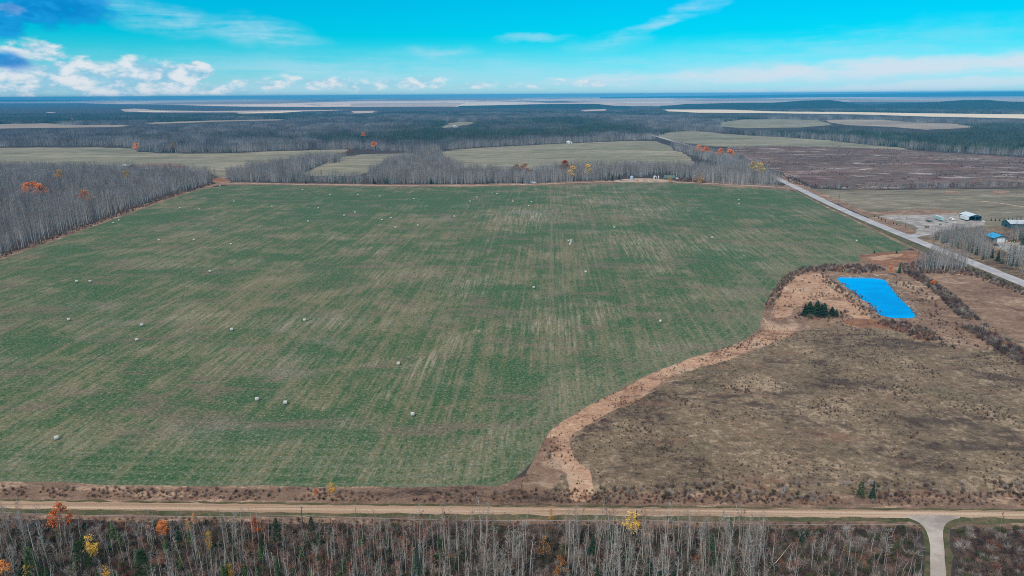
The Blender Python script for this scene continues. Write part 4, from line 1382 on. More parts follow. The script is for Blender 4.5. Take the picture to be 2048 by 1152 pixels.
scrub('roadside_scrub', 'grey taller scrub between the brown pasture and the gravel road', 'roadside scrub',
      [(1200, 975), (1400, 965), (1700, 968), (2150, 965), (2150, 1006), (1700, 1004), (1200, 1002)], 1.9, (3, 3, 3, 4, 4, 1, 1, 1, 1), .5, 1.0, (12, -0.15))
scrub('heath_scrub', 'scattered dark dwarf scrub over the brown pasture', 'dwarf scrub', P_HEATH, 2.6, (4, 4, 4, 1, 1, 2, 2, 1, 1), .22, .50, (26, 0.02), True)
scrub('heath_scrub', 'dense dark scrub patches on the brown pasture', 'dwarf scrub', P_HEATH, 2.2, (4, 4, 4, 1, 1, 3, 3, .3, .3), .3, .7, (22, 0.45, 8), True)
scrub('reed_tufts', 'pale tan tufts in the dry winding grass strip beside the green field', 'tall grass', offset(resample(PX(REED_PX), 4), -2.0), 2.4, (.4, .4, .4, .3, .3, .1, .1, 2, 4), .12, .34, (10, -0.1), True)
scrub('reed_tufts', 'rusty tufts along both edges of the dry winding grass strip', 'tall grass', offset(resample(PX(REED_PX), 4), 4.0), 2.0, (2, 2, 2, .5, .5, .5, .5, 3, 2), .15, .42, (7, 0.1), True)
W_DARK = (4, 4, 4, 2, 2, 3, 3, 1, 1)
scrub('meadow_scrub', 'scattered brown scrub on the pale bank left of the pond', 'scrub', [(1545, 600), (1580, 556), (1650, 546), (1700, 590), (1745, 632), (1690, 630), (1600, 615), (1560, 640)], 2.6, (3, 3, 3, 1, 1, 1, 1, 3, 2), .25, .75, (11, 0.08))
scrub('pond_scrub', 'dark scrub band above the pond along the green field', 'scrub', [(1590, 546), (1600, 536), (1660, 530), (1760, 532), (1770, 542), (1720, 548), (1660, 543)], 2.3, W_DARK, .8, 1.4)
scrub('pond_scrub', 'dark scrub on the slope left of the pond', 'scrub', [(1640, 546), (1665, 556), (1700, 586), (1740, 616), (1758, 640), (1738, 640), (1690, 598), (1645, 562)], 2.4, W_DARK, .6, 1.1)
scrub('pond_scrub', 'dark shrubs overhanging the left waterline of the pond', 'scrub', ribbon([(1682, 568), (1716, 591), (1748, 617), (1765, 636)], 5), 1.6, W_DARK, .35, .75, (9, -0.15), True, False)
scrub('pond_scrub', 'low weeds along the right waterline of the pond', 'scrub', ribbon([(1700, 552), (1738, 552.5), (1774, 556), (1784, 572), (1804, 594), (1832, 622), (1836, 637), (1770, 638)], 5), 1.7, W_DARK, .2, .5, (7, -0.1), True, False)
scrub('pond_scrub', 'scrub bank right of the pond', 'scrub', [(1785, 548), (1830, 572), (1870, 600), (1905, 632), (1850, 638), (1838, 618), (1808, 590), (1788, 565)], 3.0, (4, 4, 4, 2, 2, 2, 2, 3, 2), .5, 1.0, (12, -0.2))
scrub('pond_scrub', 'dark hedge line at the left of the dry meadow', 'hedge', ribbon([(1815, 543), (1850, 562), (1890, 590), (1920, 620), (1940, 640)], 9), 1.9, W_DARK, .9, 1.5, ground=True)
scrub('pond_scrub', 'dark hedge winding down to the right frame edge', 'hedge', ribbon([(1940, 655), (1975, 675), (2010, 695), (2048, 715), (2150, 770)], (9, 16)), 1.8, W_DARK, .9, 1.7, ground=True)
scrub('pond_scrub', 'dark scrub belt below the pond', 'scrub', [(1760, 640), (1800, 644), (1850, 655), (1885, 680), (1850, 682), (1800, 665), (1755, 650)], 2.0, W_DARK, .7, 1.2)
scrub('pond_scrub', 'brown scrub beside the bank where the green field turns', 'scrub', ribbon([(1600, 543), (1575, 556), (1550, 580), (1535, 612)], 8), 2.2, W_DARK, .6, 1.2, ground=True)
scrub('pond_scrub', 'low brown scrub around the spruce clump', 'scrub', [(1590, 628), (1620, 618), (1690, 622), (1700, 634), (1640, 640), (1590, 640)], 2.2, W_DARK, .5, 1.0)
scrub('meadow_scrub', 'scattered scrub in the dry ground below the pond', 'scrub', [(1640, 640), (1760, 638), (1900, 640), (2040, 700), (2060, 740), (1900, 700), (1800, 668), (1700, 660)], 4, W_DARK, .4, .9, (12, 0.0))
scrub('road_scrub', 'dark scrub under the aspens beside the paved road', 'scrub', [(1800, 530), (1850, 520), (1950, 540), (2048, 578), (2200, 640), (2200, 652), (2048, 592), (1940, 552), (1840, 547), (1800, 542)], 2.4, W_DARK, .7, 1.3)
scrub('margin_scrub', 'rust-brown scrub along the foot of the left wood', 'scrub', ribbon([(-200, 584), (0, 513), (200, 443), (330, 396), (425, 368)], 10), 3.0, (3, 3, 3, 1, 1, 2, 2, 4, 2), .5, 1.1, ground=True)
scrub('bog_scrub', 'small dark shrubs dotted over the purple bog', 'scrub', P_BOG, 13, W_DARK, .7, 1.4, (60, 0.1), True)
scrub('bog_scrub', 'shrub fringe along the near edge of the purple bog', 'scrub', ribbon([(1560, 350), (1620, 376), (1700, 374), (1900, 371), (2100, 366)], 22), 5, (3, 3, 3, 3, 3, 1, 1, 2, 1), .8, 1.6, ground=True)
scrub('homestead_scrub', 'rusty hedge in front of the far homestead', 'hedge', [(1335, 361), (1370, 357), (1420, 360), (1420, 366), (1370, 364)], 3, (3, 3, 3, 1, 1, 1, 1, 4, 2), .9, 1.6)

# ------------------------------------------------------------------ individual trees
def tree_kind(name, tmesh, cmesh):
    return (name, tmesh, cmesh)


def plant(kind, x, y, label, cat, group=None, s=1.0, sz=None, rz=None):
    name, tm, cm, extra = kind
    o = empty(name, (x, y, 0), random.uniform(0, 6.28) if rz is None else rz, label, cat, group)
    o.scale = (s, s, sz or s)
    t_ = link(bpy.data.objects.new('trunk', tm))
    t_.parent = o
    c_ = link(bpy.data.objects.new('crown', cm))
    c_.parent = o
    if extra:
        e_ = link(bpy.data.objects.new('leaves', extra))
        e_.parent = c_
    return o


def mk_bare(seed, h, m, nb=26, nt=230, **kw):
    a, b = MB(), MB()
    bare_tree(a, b, h, seed, nb=nb, nt=nt, **kw)
    return ('bare_aspen', a.mesh('aspen_trunk', [M['bark']]), b.mesh('aspen_crown', [m]), None)


BARE = [mk_bare(400 + i, 15, M[('twig_grey', 'twig_brownish')[i % 2]], lean=1.6, nb=32, nt=420, tw=0.05) for i in range(7)]
SLIM = [mk_bare(410 + i, 15, M['twig_grey'], nb=24, nt=240, spread=0.10, cb=0.42, rad=0.085, lean=1.9, tw=0.05) for i in range(5)]
SALM = [mk_bare(420 + i, 11, M['twig_salmon'], nb=22, nt=330, spread=0.12, cb=0.55, rad=0.08, tw=0.085) for i in range(4)]
BUSHY = [mk_bare(430 + i, 10, M['twig_grey'], nb=34, nt=380, spread=0.24, cb=0.12, rad=0.08) for i in range(3)]


def mk_leafy(seed, h, m, n=500, size=0.26, lo=0.35, w=0.2, nm='autumn_aspen'):
    a, b = MB(), MB()
    tw_ = leafy(a, b, h, seed, n, lo, w, size)
    return (nm, a.mesh('aspen_trunk', [M['bark']]), tw_.mesh('aspen_crown', [M['twig_grey']]), b.mesh('aspen_leaves', [m]))


LO = [mk_leafy(500 + i, 13, M['leaf_orange'], 1500, 0.30, lo=.42, w=.22) for i in range(3)]
LY = [mk_leafy(510 + i, 11, M['leaf_yellow'], 800, w=0.15) for i in range(3)]
LR = [mk_leafy(520 + i, 8, M['leaf_rust'], 800, lo=0.15, w=0.32) for i in range(2)]


def mk_con(seed, h, w, m, nm='spruce', **kw):
    a, b = MB(), MB()
    conifer(a, b, h, w, seed, **kw)
    return (nm, a.mesh('spruce_trunk', [M['bark_dark']]), b.mesh('spruce_crown', [m]), None)


def mk_pine(seed, h, w, m):
    a, b = MB(), MB()
    pine(a, b, h, w, seed)
    return ('young_pine', a.mesh('pine_trunk', [M['bark_dark']]), b.mesh('pine_crown', [m]), None)


SPR = [mk_con(600 + i, 10, 2.2, M['needle'], tiers=18, nb=13) for i in range(3)]
SPB = [mk_con(610 + i, 8, 1.8, M['needle_blue'], tiers=15, nb=12) for i in range(2)]
PIN = [mk_pine(620 + i, 9, 2.3, M['needle_pine']) for i in range(3)]


def top_h(px, py_base, py_top):
    """height of a thing standing at the base pixel whose top is at py_top"""
    gx, gy = G(px, py_base)
    dd = math.hypot(gx, gy)
    dr = ray(px, py_top)
    return H + dr.z / math.hypot(dr.x, dr.y) * dd


def stand(kind, px, pb, pt, h0, label, cat, group=None, wide=1.0):
    gx, gy = G(px, pb)
    h = max(top_h(px, pb, pt), 1.0)
    s = h / h0
    return plant(kind, gx, gy, label, cat, group, s * wide, s)


random.seed(77)
LEAFY = [
    (LO[0], 130, 1078, 1004, 13, 'large orange-red autumn aspen beside the gravel road at far left', 1.15),
    (LY[0], 187, 1128, 1070, 11, 'yellow aspen leaning over the dark pine at left', 1.1),
    (LO[1], 328, 1082, 1038, 13, 'bright orange aspen top between the bare trees left of the yellow ones', 1.25),
    (LY[1], 380, 1076, 1042, 11, 'small thin yellow-orange aspen below a tiny orange tip near the verge', 1.0),
    (LO[2], 391, 1060, 1027, 13, 'tiny orange sapling tip closest to the gravel road', .8),
    (LY[2], 422, 1108, 1064, 11, 'slender yellow aspen among white trunks', .9),
    (LO[0], 512, 1080, 1034, 13, 'orange aspen just left of the tall green pines', 1.1),
    (LY[1], 464, 1165, 1128, 11, 'little yellow aspen at the bottom frame edge', 1.1),
    (LY[0], 1261, 1078, 1025, 11, 'golden-orange aspen against the gravel road beside the utility pole', 1.5),
    (LY[2], 1102, 1048, 1018, 11, 'small yellow treetop standing out against the gravel road', 1.3),
    (LR[0], 1088, 1118, 1072, 8, 'rounded rust and orange tree in the brown gap between the aspen groves', 1.0),
    (LR[1], 1120, 1160, 1112, 8, 'dull rust tree below the rounded orange one', .8),
    (LY[1], 60, 1168, 1126, 11, 'yellow leafy top in the bottom left corner', 1.2),
    (LO[1], 14, 1165, 1116, 13, 'red-orange tree cut by the left frame edge', 1.2),
    (LY[0], 215, 1168, 1130, 11, 'pale yellow aspen at the bottom right of the big dark pine', 1.0),
    (LY[2], 664, 993, 966, 11, 'golden bush on the verge between green field and road', 1.5),
    (LO[0], 632, 994, 978, 13, 'low orange bush left of the golden one on the verge', 1.4),
    (LO[2], 1780, 550, 532, 13, 'bright orange tree at the top right corner of the pond', 1.7),
    (LO[1], 1865, 572, 560, 13, 'small orange bush in the hedge right of the pond', 1.8),
    (LR[0], 1300, 1085, 1050, 8, 'rust-brown leafy bush between the golden aspen and the gap', 1.0),
]
for kd, px, pb, pt, h0, lab, wd in LEAFY:
    stand(kd, px, pb, pt, h0, lab, 'tree', 'autumn-coloured trees', wd)
CON = [
    (PIN[0], 168, 1148, 1080, 9, 'broad dark green pine, largest in the left foreground', 1.15),
    (PIN[1], 72, 1170, 1094, 9, 'dark green pine near the bottom left corner', .95),
    (PIN[2], 290, 1160, 1098, 9, 'dark green pine between the yellow and orange aspens at left', .95),
    (PIN[1], 557, 1095, 1036, 9, 'tall narrow green pine right of the orange aspen', .75),
    (PIN[0], 532, 1122, 1066, 9, 'green pine in front of the tall narrow one', .8),
    (PIN[2], 625, 1072, 1034, 9, 'green pine beside the left utility pole', .8),
    (SPB[0], 275, 1130, 1092, 8, 'small blue-green spruce behind the dark pine', 1.0),
    (SPR[0], 100, 1180, 1128, 10, 'dark spruce at the bottom frame edge, lower left', 1.1),
    (SPB[1], 832, 1158, 1094, 8, 'pale blue-green spruce in the slender aspen stand', .9),
    (SPB[0], 738, 1128, 1078, 8, 'slim blue-green spruce left of the pale one', .75),
    (PIN[1], 881, 1130, 1078, 9, 'narrow olive pine in the slender aspen stand', .6),
    (SPR[1], 1457, 1085, 1030, 10, 'dark narrow spruce against the gravel road in the pale aspen grove', .85),
    (SPR[2], 1601, 1098, 1056, 10, 'narrow dark spruce right of the pale aspen grove', .85),
    (PIN[0], 1720, 997, 962, 9, 'rounded green pine beside the gravel road, left of a spruce', 1.1),
    (SPR[0], 1744, 997, 958, 10, 'pointed green spruce beside the rounded pine at the gravel road', .85),
    (SPR[1], 1618, 628, 601, 10, 'tall dark spruce leading the clump left of the pond', 2.5),
    (SPR[2], 1633, 629, 599, 10, 'tallest dark spruce in the clump left of the pond', 2.5),
    (SPR[0], 1647, 630, 604, 10, 'dark spruce at the right of the clump left of the pond', 2.5),
    (SPR[1], 1663, 631, 612, 10, 'small dark spruce trailing the clump left of the pond', 2.5),
    (SPR[0], 1609, 631, 606, 10, 'dark spruce at the left end of the clump left of the pond', 1.7),
    (SPR[2], 1641, 633, 606, 10, 'dark spruce in the front middle of the clump left of the pond', 1.8),
    (SPR[1], 1672, 633, 616, 10, 'low dark spruce at the right end of the clump left of the pond', 1.7),
    (SPR[2], 1798, 546, 524, 10, 'dark spruce between the orange tree and the aspens by the pond', 1.1),
    (SPR[0], 1748, 506, 498, 10, 'little dark spruce, left of two at the top of the rust-coloured grass', 1.2),
    (SPR[1], 1793, 507, 497, 10, 'little dark spruce, right of two at the top of the rust-coloured grass', 1.2),
    (SPR[1], 1225, 359, 349, 10, 'dark spruce beside the far homestead, left of two', 1.5),
    (SPR[2], 1238, 359, 347, 10, 'dark spruce beside the far homestead, right of two', 1.5),
    (SPR[0], 1995, 522, 499, 10, 'big dark spruce below the white car', 1.3),
    (SPR[2], 1983, 516, 494, 10, 'dark spruce left of the big one below the white car', 1.2),
    (SPR[1], 1952, 510, 492, 10, 'dark spruce at the lower tip of the thicket by the garage', 1.2),
    (SPR[0], 2044, 490, 470, 10, 'dark spruce at the right frame edge by the tractor', 1.2),
    (SPR[2], 748, 367, 354, 10, 'dark spruce in the tree belt over the far track', 1.4),
    (SPR[0], 862, 368, 353, 10, 'pointed dark spruce in the middle of the far tree belt', 1.2),
    (SPR[1], 612, 367, 357, 10, 'small dark spruce over the far track near the dirt gap', 1.2),
    (SPR[1], 253, 333, 327, 10, 'lone dark spruce by the cleared soil in the left pasture', 1.3),
    (PIN[2], 110, 1140, 1105, 9, 'small green pine between the two big pines at left', .8),
    (PIN[0], 600, 1120, 1085, 9, 'low green pine below the left utility pole', .8),
    (SPB[1], 470, 1120, 1082, 8, 'blue-green spruce left of the green pine pair', .8),
]
for kd, px, pb, pt, h0, lab, wd in CON:
    stand(kd, px, pb, pt, h0, lab, 'pine' if kd[0] == 'young_pine' else 'spruce', 'conifers', wd)
ORD = ['first', 'second', 'third', 'fourth', 'fifth', 'sixth', 'seventh', 'eighth', 'ninth', 'tenth', 'eleventh', 'twelfth']
# hedge of young spruces beside the gravel yard and past the shed
for i, (px, py) in enumerate([(1749, 434), (1757, 437), (1763, 440), (1771, 443), (1787, 448), (1793, 450)]):
    stand(SPR[i % 3], px, py, py - 5.5, 10, ORD[i] + ' small dark spruce from the left in the row between paved road and gravel yard', 'spruce', 'young spruces in a row by the yard', 1.3)
for i in range(9):
    px = 1982 + i * 8.5
    stand(SPR[i % 3], px, 442 - i * .25, 435 - i * .25, 10, ORD[i] + ' small dark spruce from the left in the row behind the long barn', 'spruce', 'young spruces in a row behind the long barn', 1.2)

# bare trees standing apart
ODD = [
    (BARE[0], 1568, 987, 950, 15, 'pale bare tree standing alone on the verge of the brown pasture'),
    (BARE[1], 1880, 992, 950, 15, 'pale bare tree on the verge right of the green pine pair'),
    (SALM[0], 1918, 992, 966, 11, 'first thin salmon-twigged birch from the pine pair on the verge'),
    (SALM[1], 1940, 991, 957, 11, 'taller thin salmon-twigged birch leaning on the verge near the right edge'),
    (SALM[2], 1992, 994, 970, 11, 'short salmon-twigged birch on the verge near the right edge'),
    (SALM[3], 2022, 990, 962, 11, 'broad salmon-twigged birch on the verge at the right edge'),
    (SALM[0], 1774, 990, 962, 11, 'thin salmon-twigged birch just right of the verge pines'),
    (SLIM[0], 927, 985, 968, 15, 'thin bare sapling at the field edge above the gravel road'),
    (SALM[1], 2000, 1055, 1022, 11, 'faint red-twigged sapling over the gravel road right of the lane'),
    (BARE[2], 1768, 1130, 1048, 15, 'lone pale bare aspen in the scrub left of the gravel lane'),
    (SALM[2], 1655, 1090, 1042, 11, 'red-twigged birch in the scrub right of the pale grove'),
    (SALM[3], 1590, 1130, 1078, 11, 'salmon-twigged birch with white stem beside the leaning trunk'),
    (SALM[0], 1745, 1160, 1122, 11, 'salmon-crowned birch at the bottom edge left of the lane'),
    (SLIM[1], 1664, 1128, 1082, 15, 'slim bare aspen above the fallen trunk'),
    (SLIM[2], 1701, 1150, 1110, 15, 'thin white stem in the scrub between fallen trunk and lane'),
    (BARE[3], 1988, 1180, 1130, 15, 'faint bare top at the bottom edge right of the lane'),
]
for kd, px, pb, pt, h0, lab in ODD:
    stand(kd, px, pb, pt, h0, lab, 'tree')
for i, (px, pb, pt) in enumerate([(1958, 667, 636), (1963, 669, 634), (1968, 668, 633), (1972, 671, 637), (1954, 664, 640)]):
    stand(SLIM[i % 5], px, pb, pt, 15, ORD[(1, 2, 3, 4, 0)[i]] + ' white stem from the left in the small bare aspen clump right of the pond', 'tree', 'aspen clump right of the pond')
for i, px in enumerate([1850, 1858, 1866, 1872, 1880, 1888, 1895, 1903, 1909, 1915, 1921, 1928]):
    pb = 541 + (i % 3) * 1.5
    stand(SLIM[i % 5], px, pb, pb - 36 - (i * 7 % 9), 15, ORD[i] + ' pale bare aspen from the left in the row between pond and paved road', 'tree', 'aspens in the row by the pond', 1.2)
stand(BARE[4], 1932, 535, 494, 15, 'tall leaning white aspen beside the paved road', 'tree')

# the aspen woods south of the gravel road: the 290 that show largest stand alone
ZONES = [  # px range, base py range, count, kinds, heights, label
    (-20, 110, 1070, 1200, 22, BUSHY + BARE, (9, 13), 'grey tangled bare tree left of the big orange aspen'),
    (110, 330, 1085, 1225, 22, BARE + SLIM + SALM[:2], (7, 11.5), 'bare tree among the dark pines at lower left'),
    (330, 480, 1082, 1225, 24, SLIM + BARE, (8, 12.5), 'white-stemmed bare aspen between the yellow aspens and the green pines'),
    (480, 700, 1085, 1225, 36, SALM + SALM + SLIM, (6.5, 10.5), 'thin salmon-tinged tree below the left utility pole'),
    (700, 900, 1080, 1225, 42, SLIM + SALM + SALM, (7.5, 11.5), 'slender straight aspen in the crowded stand left of middle'),
    (880, 1055, 1085, 1225, 34, BARE + SLIM, (9.5, 13.5), 'tall pale bare aspen in the grove left of the brown gap'),
    (1130, 1330, 1085, 1225, 40, SLIM + BARE, (9.5, 14), 'tall pale aspen in the grove right of the brown gap'),
    (1330, 1530, 1090, 1225, 46, SLIM + BARE, (9.5, 14), 'white-trunked aspen in the dense grove below the narrow spruce'),
    (1530, 1850, 1120, 1215, 12, SALM + BUSHY, (6, 10), 'small salmon or grey tree in the scrub left of the lane'),
]
random.seed(4242)
placed = []
LANE = [p for nme, mk, p in REG if nme == 'gravel_lane'][0]
MARKS = [(14, 'the red-orange tree at the left edge'), (60, 'the yellow corner top'), (130, 'the large orange aspen'), (187, 'the yellow aspen over the dark pine'), (240, 'the pines at left'),
         (290, 'the pine before the bright orange top'), (328, 'the bright orange top'), (385, 'the tiny orange tip'), (422, 'the slender yellow aspen'), (470, 'the blue-green spruce'), (512, 'the orange aspen by the green pines'),
         (557, 'the tall narrow pine'), (607, 'the left utility pole'), (660, 'the golden verge bush'), (738, 'the slim spruce'), (785, 'the crowded stand'), (832, 'the pale spruce'), (881, 'the narrow olive pine'), (927, 'the field-edge sapling'),
         (975, 'the grove beside the brown gap'), (1030, 'the brown gap'), (1102, 'the yellow treetop over the road'), (1160, 'the left end of the big grove'), (1215, 'the gap and golden aspen'), (1261, 'the golden aspen'), (1300, 'the rust bush'),
         (1345, 'the grove under the cable'), (1400, 'the thickest part of the grove'), (1457, 'the narrow spruce by the road'), (1505, 'the right end of the grove'), (1555, 'the leaning trunk'), (1601, 'the right narrow spruce'),
         (1655, 'the red-twigged birch'), (1700, 'the fallen trunk'), (1768, 'the lone pale aspen'), (1820, 'the gravel lane')]
todo = []
for (xa, xb, ya, yb, cnt, kinds, hh, lab) in ZONES:
    got = 0
    tries = 0
    while got < cnt and tries < 3000:
        tries += 1
        px = random.uniform(xa, xb)
        py = ya + (yb - ya) * random.random() ** 1.15
        gx, gy = G(px, py)
        if any((gx - a) ** 2 + (gy - b) ** 2 < 1.6 ** 2 for a, b in placed):
            continue
        if inside(LANE, np.array([gx]), np.array([gy]))[0]:
            continue
        placed.append((gx, gy))
        kd = random.choice(kinds)
        salm, busy, slim = kd in SALM, kd in BUSHY, kd in SLIM
        h = random.uniform(*hh)
        look = ('tall ' if h > (hh[0] + hh[1]) / 2 else 'short ') + ('salmon-twigged birch' if salm else 'bushy grey tree' if busy else 'slim white-stemmed aspen' if slim else 'branchy grey aspen')
        d_ = [abs(px - m_[0]) for m_ in MARKS]
        m_ = MARKS[int(np.argmin(d_))]
        side = 'left of' if px < m_[0] else 'right of'
        # how far its top reaches up the picture decides the row it is seen in
        row = 'rear' if py < ya + (yb - ya) * .33 else 'middle' if py < ya + (yb - ya) * .66 else 'front'
        todo.append([look, row, side, m_[1], px, kd, gx, gy, h / (11 if salm else 10 if busy else 15), lab])
        got += 1
byk = {}
for q in todo:
    byk.setdefault((q[0], q[1], q[2], q[3]), []).append(q)
for (look, row, side, mk_), qs in byk.items():
    qs.sort(key=lambda q: q[4])
    for i, q in enumerate(qs):
        pre = '' if len(qs) == 1 else ('left ', 'right ')[i] if len(qs) == 2 else ('leftmost ' if i == 0 else 'rightmost ' if i == len(qs) - 1 else 'middle ')
        text = '%s%s, %s row, %s %s' % (pre, look, row, side, mk_)
        plant(q[5], q[6], q[7], text, 'tree', q[9].replace('tree', 'trees').replace('aspen ', 'aspens ', 1), q[8])

# the remaining stems of that wood, one mass
rest_protos = []
for kd in (SLIM[0], SLIM[2], BARE[1], SALM[1], BUSHY[0]):
    a = MB()
    seed = 900 + len(rest_protos)
    mk = M['twig_salmon'] if kd in SALM else M['twig_grey']
    bare_tree(a, a, 13, seed, nb=18, nt=110, spread=0.10, cb=0.45, rad=0.09, mi_t=0, mi_c=1, lean=1.2)
    rest_protos.append(a.mesh('back_aspen', [M['bark'], mk]))
for sd2 in (950, 951):
    a = MB()
    conifer(a, a, 7, 1.6, sd2, tiers=13, nb=10, mi_t=0, mi_c=1)
    rest_protos.append(a.mesh('back_spruce', [M['bark_dark'], M['needle'] if sd2 == 951 else M['needle_pine']]))
brush_protos = []
for i in range(6):
    a = MB()
    bare_tree(a, a, 5, 990 + i, nb=26, nt=150, spread=0.26, cb=0.10, rad=0.045, mi_t=0, mi_c=1, lean=1.0, tw=0.045, lw=0.05, sides=3)
    brush_protos.append(a.mesh('brush', [M[('bark_dim', 'bark_dark')[i % 2]], M[('twig_grey', 'twig_brown', 'twig_brownish', 'twig_brown', 'twig_salmon', 'twig_olive')[i]]]))
brush_col = proto_collection('brush', brush_protos)
bp = grid_pts(PX([(-150, 1056), (600, 1062), (1300, 1070), (1840, 1074), (1840, 1330), (-150, 1330)]), 2.1)
bp = clear_of(bp, AV)
bp = bp[fbm(bp, 16, 41) > -0.25]
mass('brush', 'waist to house-high leafless brush filling the wood south of the gravel road', 'brush', brush_col, bp, rng.choice(6, len(bp), p=(.26, .2, .2, .12, .08, .14)), rng.uniform(.5, 1.2, len(bp)), 0.06)
rest_col = proto_collection('back_tree', rest_protos)
edge_protos = []
for i in range(5):
    a = MB()
    bare_tree(a, a, 17, 970 + i, nb=16, nt=90, spread=0.11, cb=0.45, rad=0.17, mi_t=0, mi_c=1, lean=1.0, tw=0.07, lw=0.08)
    edge_protos.append(a.mesh('edge_aspen', [M['bark'], M['twig_grey']]))
edge_col = proto_collection('edge_tree', edge_protos)
for lab, line, wd, stp, hs in (
        ('pale trunks along the field-side edge of the left wood', [(-200, 578), (0, 508), (180, 444), (320, 393), (415, 368)], 16, 6.0, 1.0),
        ('pale trunks along the front of the far belt behind the homestead', [(1075, 365.5), (1150, 363), (1215, 357), (1240, 353), (1300, 350), (1345, 348), (1370, 357), (1410, 364.5), (1480, 370), (1550, 373)], 14, 6.0, 1.0),
        ('pale trunks along the front of the middle tree belt', [(745, 366.5), (900, 367.5), (1040, 365.5)], 14, 6.0, .95),
        ('pale trunks along the front of the grove at the far left field corner', [(456, 362.5), (520, 363), (565, 364)], 16, 6.0, .9),
        ('pale trunks along the forest front above the left pasture', [(262, 298), (290, 304), (450, 305.5), (560, 301)], 26, 9.0, 1.0)):
    pts = clear_of(grid_pts(ribbon(line, wd, sm=0), stp), [p for nme, mk, p in REG if nme in ('farm_track', 'green_field', 'pale_pasture', 'homestead_yard', 'paved_road')])
    mass('aspen_edge', lab, 'wood edge', edge_col, pts, rng.integers(0, 5, len(pts)), rng.uniform(.72, 1.08, len(pts)) * hs, 0.04)
RP, RI, RS = [], [], []
for (xa, xb, ya, yb, n_, ids, sc_) in ((-40, 330, 1075, 1290, 110, (0, 2, 3, 4, 5, 6), .75), (330, 700, 1078, 1290, 160, (0, 1, 3, 3, 5, 6), .75), (700, 900, 1075, 1290, 120, (0, 1, 3, 0, 1, 6), .85),
                                       (880, 1060, 1085, 1290, 60, (0, 1, 2), 1.0), (1130, 1530, 1085, 1290, 200, (0, 1, 2, 0, 1, 6), 1.0), (1530, 1845, 1100, 1290, 40, (3, 4, 0), .6)):
    for _ in range(n_):
        px, py = random.uniform(xa, xb), random.uniform(ya, yb)
        g = G(px, py)
        RP.append(g)
        RI.append(random.choice(ids))
        RS.append(sc_ * random.uniform(.7, 1.15))
mass('aspen_wood', 'crowded thinner stems of the wood south of the gravel road', 'wood', rest_col, clear_of(np.array(RP), []), np.array(RI), np.array(RS), 0.04)

# coloured crowns inside the middle-distance woods
MIDLEAF = [
    (LO, 60, 398, 373, 'left of three vivid orange tops in the left wood'), (LO, 80, 400, 373, 'right of three vivid orange tops in the left wood'), (LO, 70, 396, 370, 'middle of three vivid orange tops in the left wood'),
    (LY, 122, 368, 349, 'pale yellow top at the back of the left wood'), (LY, 256, 370, 348, 'yellow-green top at the back of the left wood near the cleared soil'),
    (LO, 172, 416, 391, 'faint orange top above the front rows of the left wood'),
    (LO, 1130, 350, 320, 'orange top over the far grove, right of the rust pair'), (LY, 1145, 362, 334, 'yellow tops in front of the far grove'),
    (LR, 1048, 352, 329, 'large rust tree at the gap in the far belt'), (LR, 1032, 350, 330, 'smaller rust tree left of the gap in the far belt'),
    (LY, 1175, 358, 331, 'orange-yellow top over the far belt'),
    (LO, 1398, 310, 291, 'left orange tree beside the road past the pale pasture'), (LO, 1411, 314, 293, 'second orange tree beside the road past the pale pasture'),
    (LO, 1441, 318, 302, 'third orange tree in the strip by the paved road'), (LO, 1458, 320, 303, 'fourth orange tree in the strip by the paved road'),
    (LY, 1503, 354, 323, 'bright yellow tree, left of two beside the paved road'), (LY, 1518, 357, 327, 'bright yellow tree, right of two beside the paved road'),
    (LO, 275, 304, 289, 'orange tree at the corner of the forest above the left pasture'), (LR, 700, 312, 296, 'rusty tree by the middle of the far belt'),
    (LO, 728, 278, 266, 'orange top far in the forest'), (LR, 1397, 366, 350, 'rust tree right of the homestead'), (LY, 348, 304, 290, 'pale yellow top on the forest front'),
    (LR, 1340, 365, 354, 'rust bush in front of the homestead house'), (LO, 748, 300, 286, 'orange top above the middle pasture'), (LY, 692, 372, 300, ''),
]
for kds, px, pb, pt, lab in MIDLEAF:
    if not lab:
        continue
    kd = random.choice(kds)
    h0 = {id(LO): 13, id(LY): 11, id(LR): 8}[id(kds)]
    gx, gy = G(px, pb)
    h = min(max(top_h(px, pb, pt), 18.5 if kds is not LR else 8), 21)
    s = h / h0
    o = plant(kd, gx, gy, lab, 'tree', 'autumn-coloured trees', s * 2.1, s * 1.05)

# fallen and leaning trunks in the scrub
mb = MB()
p0, p1 = Gv(1530, 1146), Gv(1578, 1112)
mb.tube([p0 + Vector((0, 0, .3)), p0.lerp(p1, .5) + Vector((0, 0, 1.2)), p1 + Vector((0, 0, 3.6))], [.10, .085, .05], 6)
tag(mb.build('leaning_trunk', M['bark'], smooth=True), 'long pale trunk leaning over the scrub right of the dense grove', 'tree trunk')
mb = MB()
p0, p1 = Gv(1632, 1140), Gv(1664, 1122)
mb.tube([p0 + Vector((0, 0, .3)), p1 + Vector((0, 0, 1.0))], [.09, .05], 6)
tag(mb.build('fallen_trunk', M['bark'], smooth=True), 'short pale trunk lying in the scrub under a slim aspen', 'tree trunk')

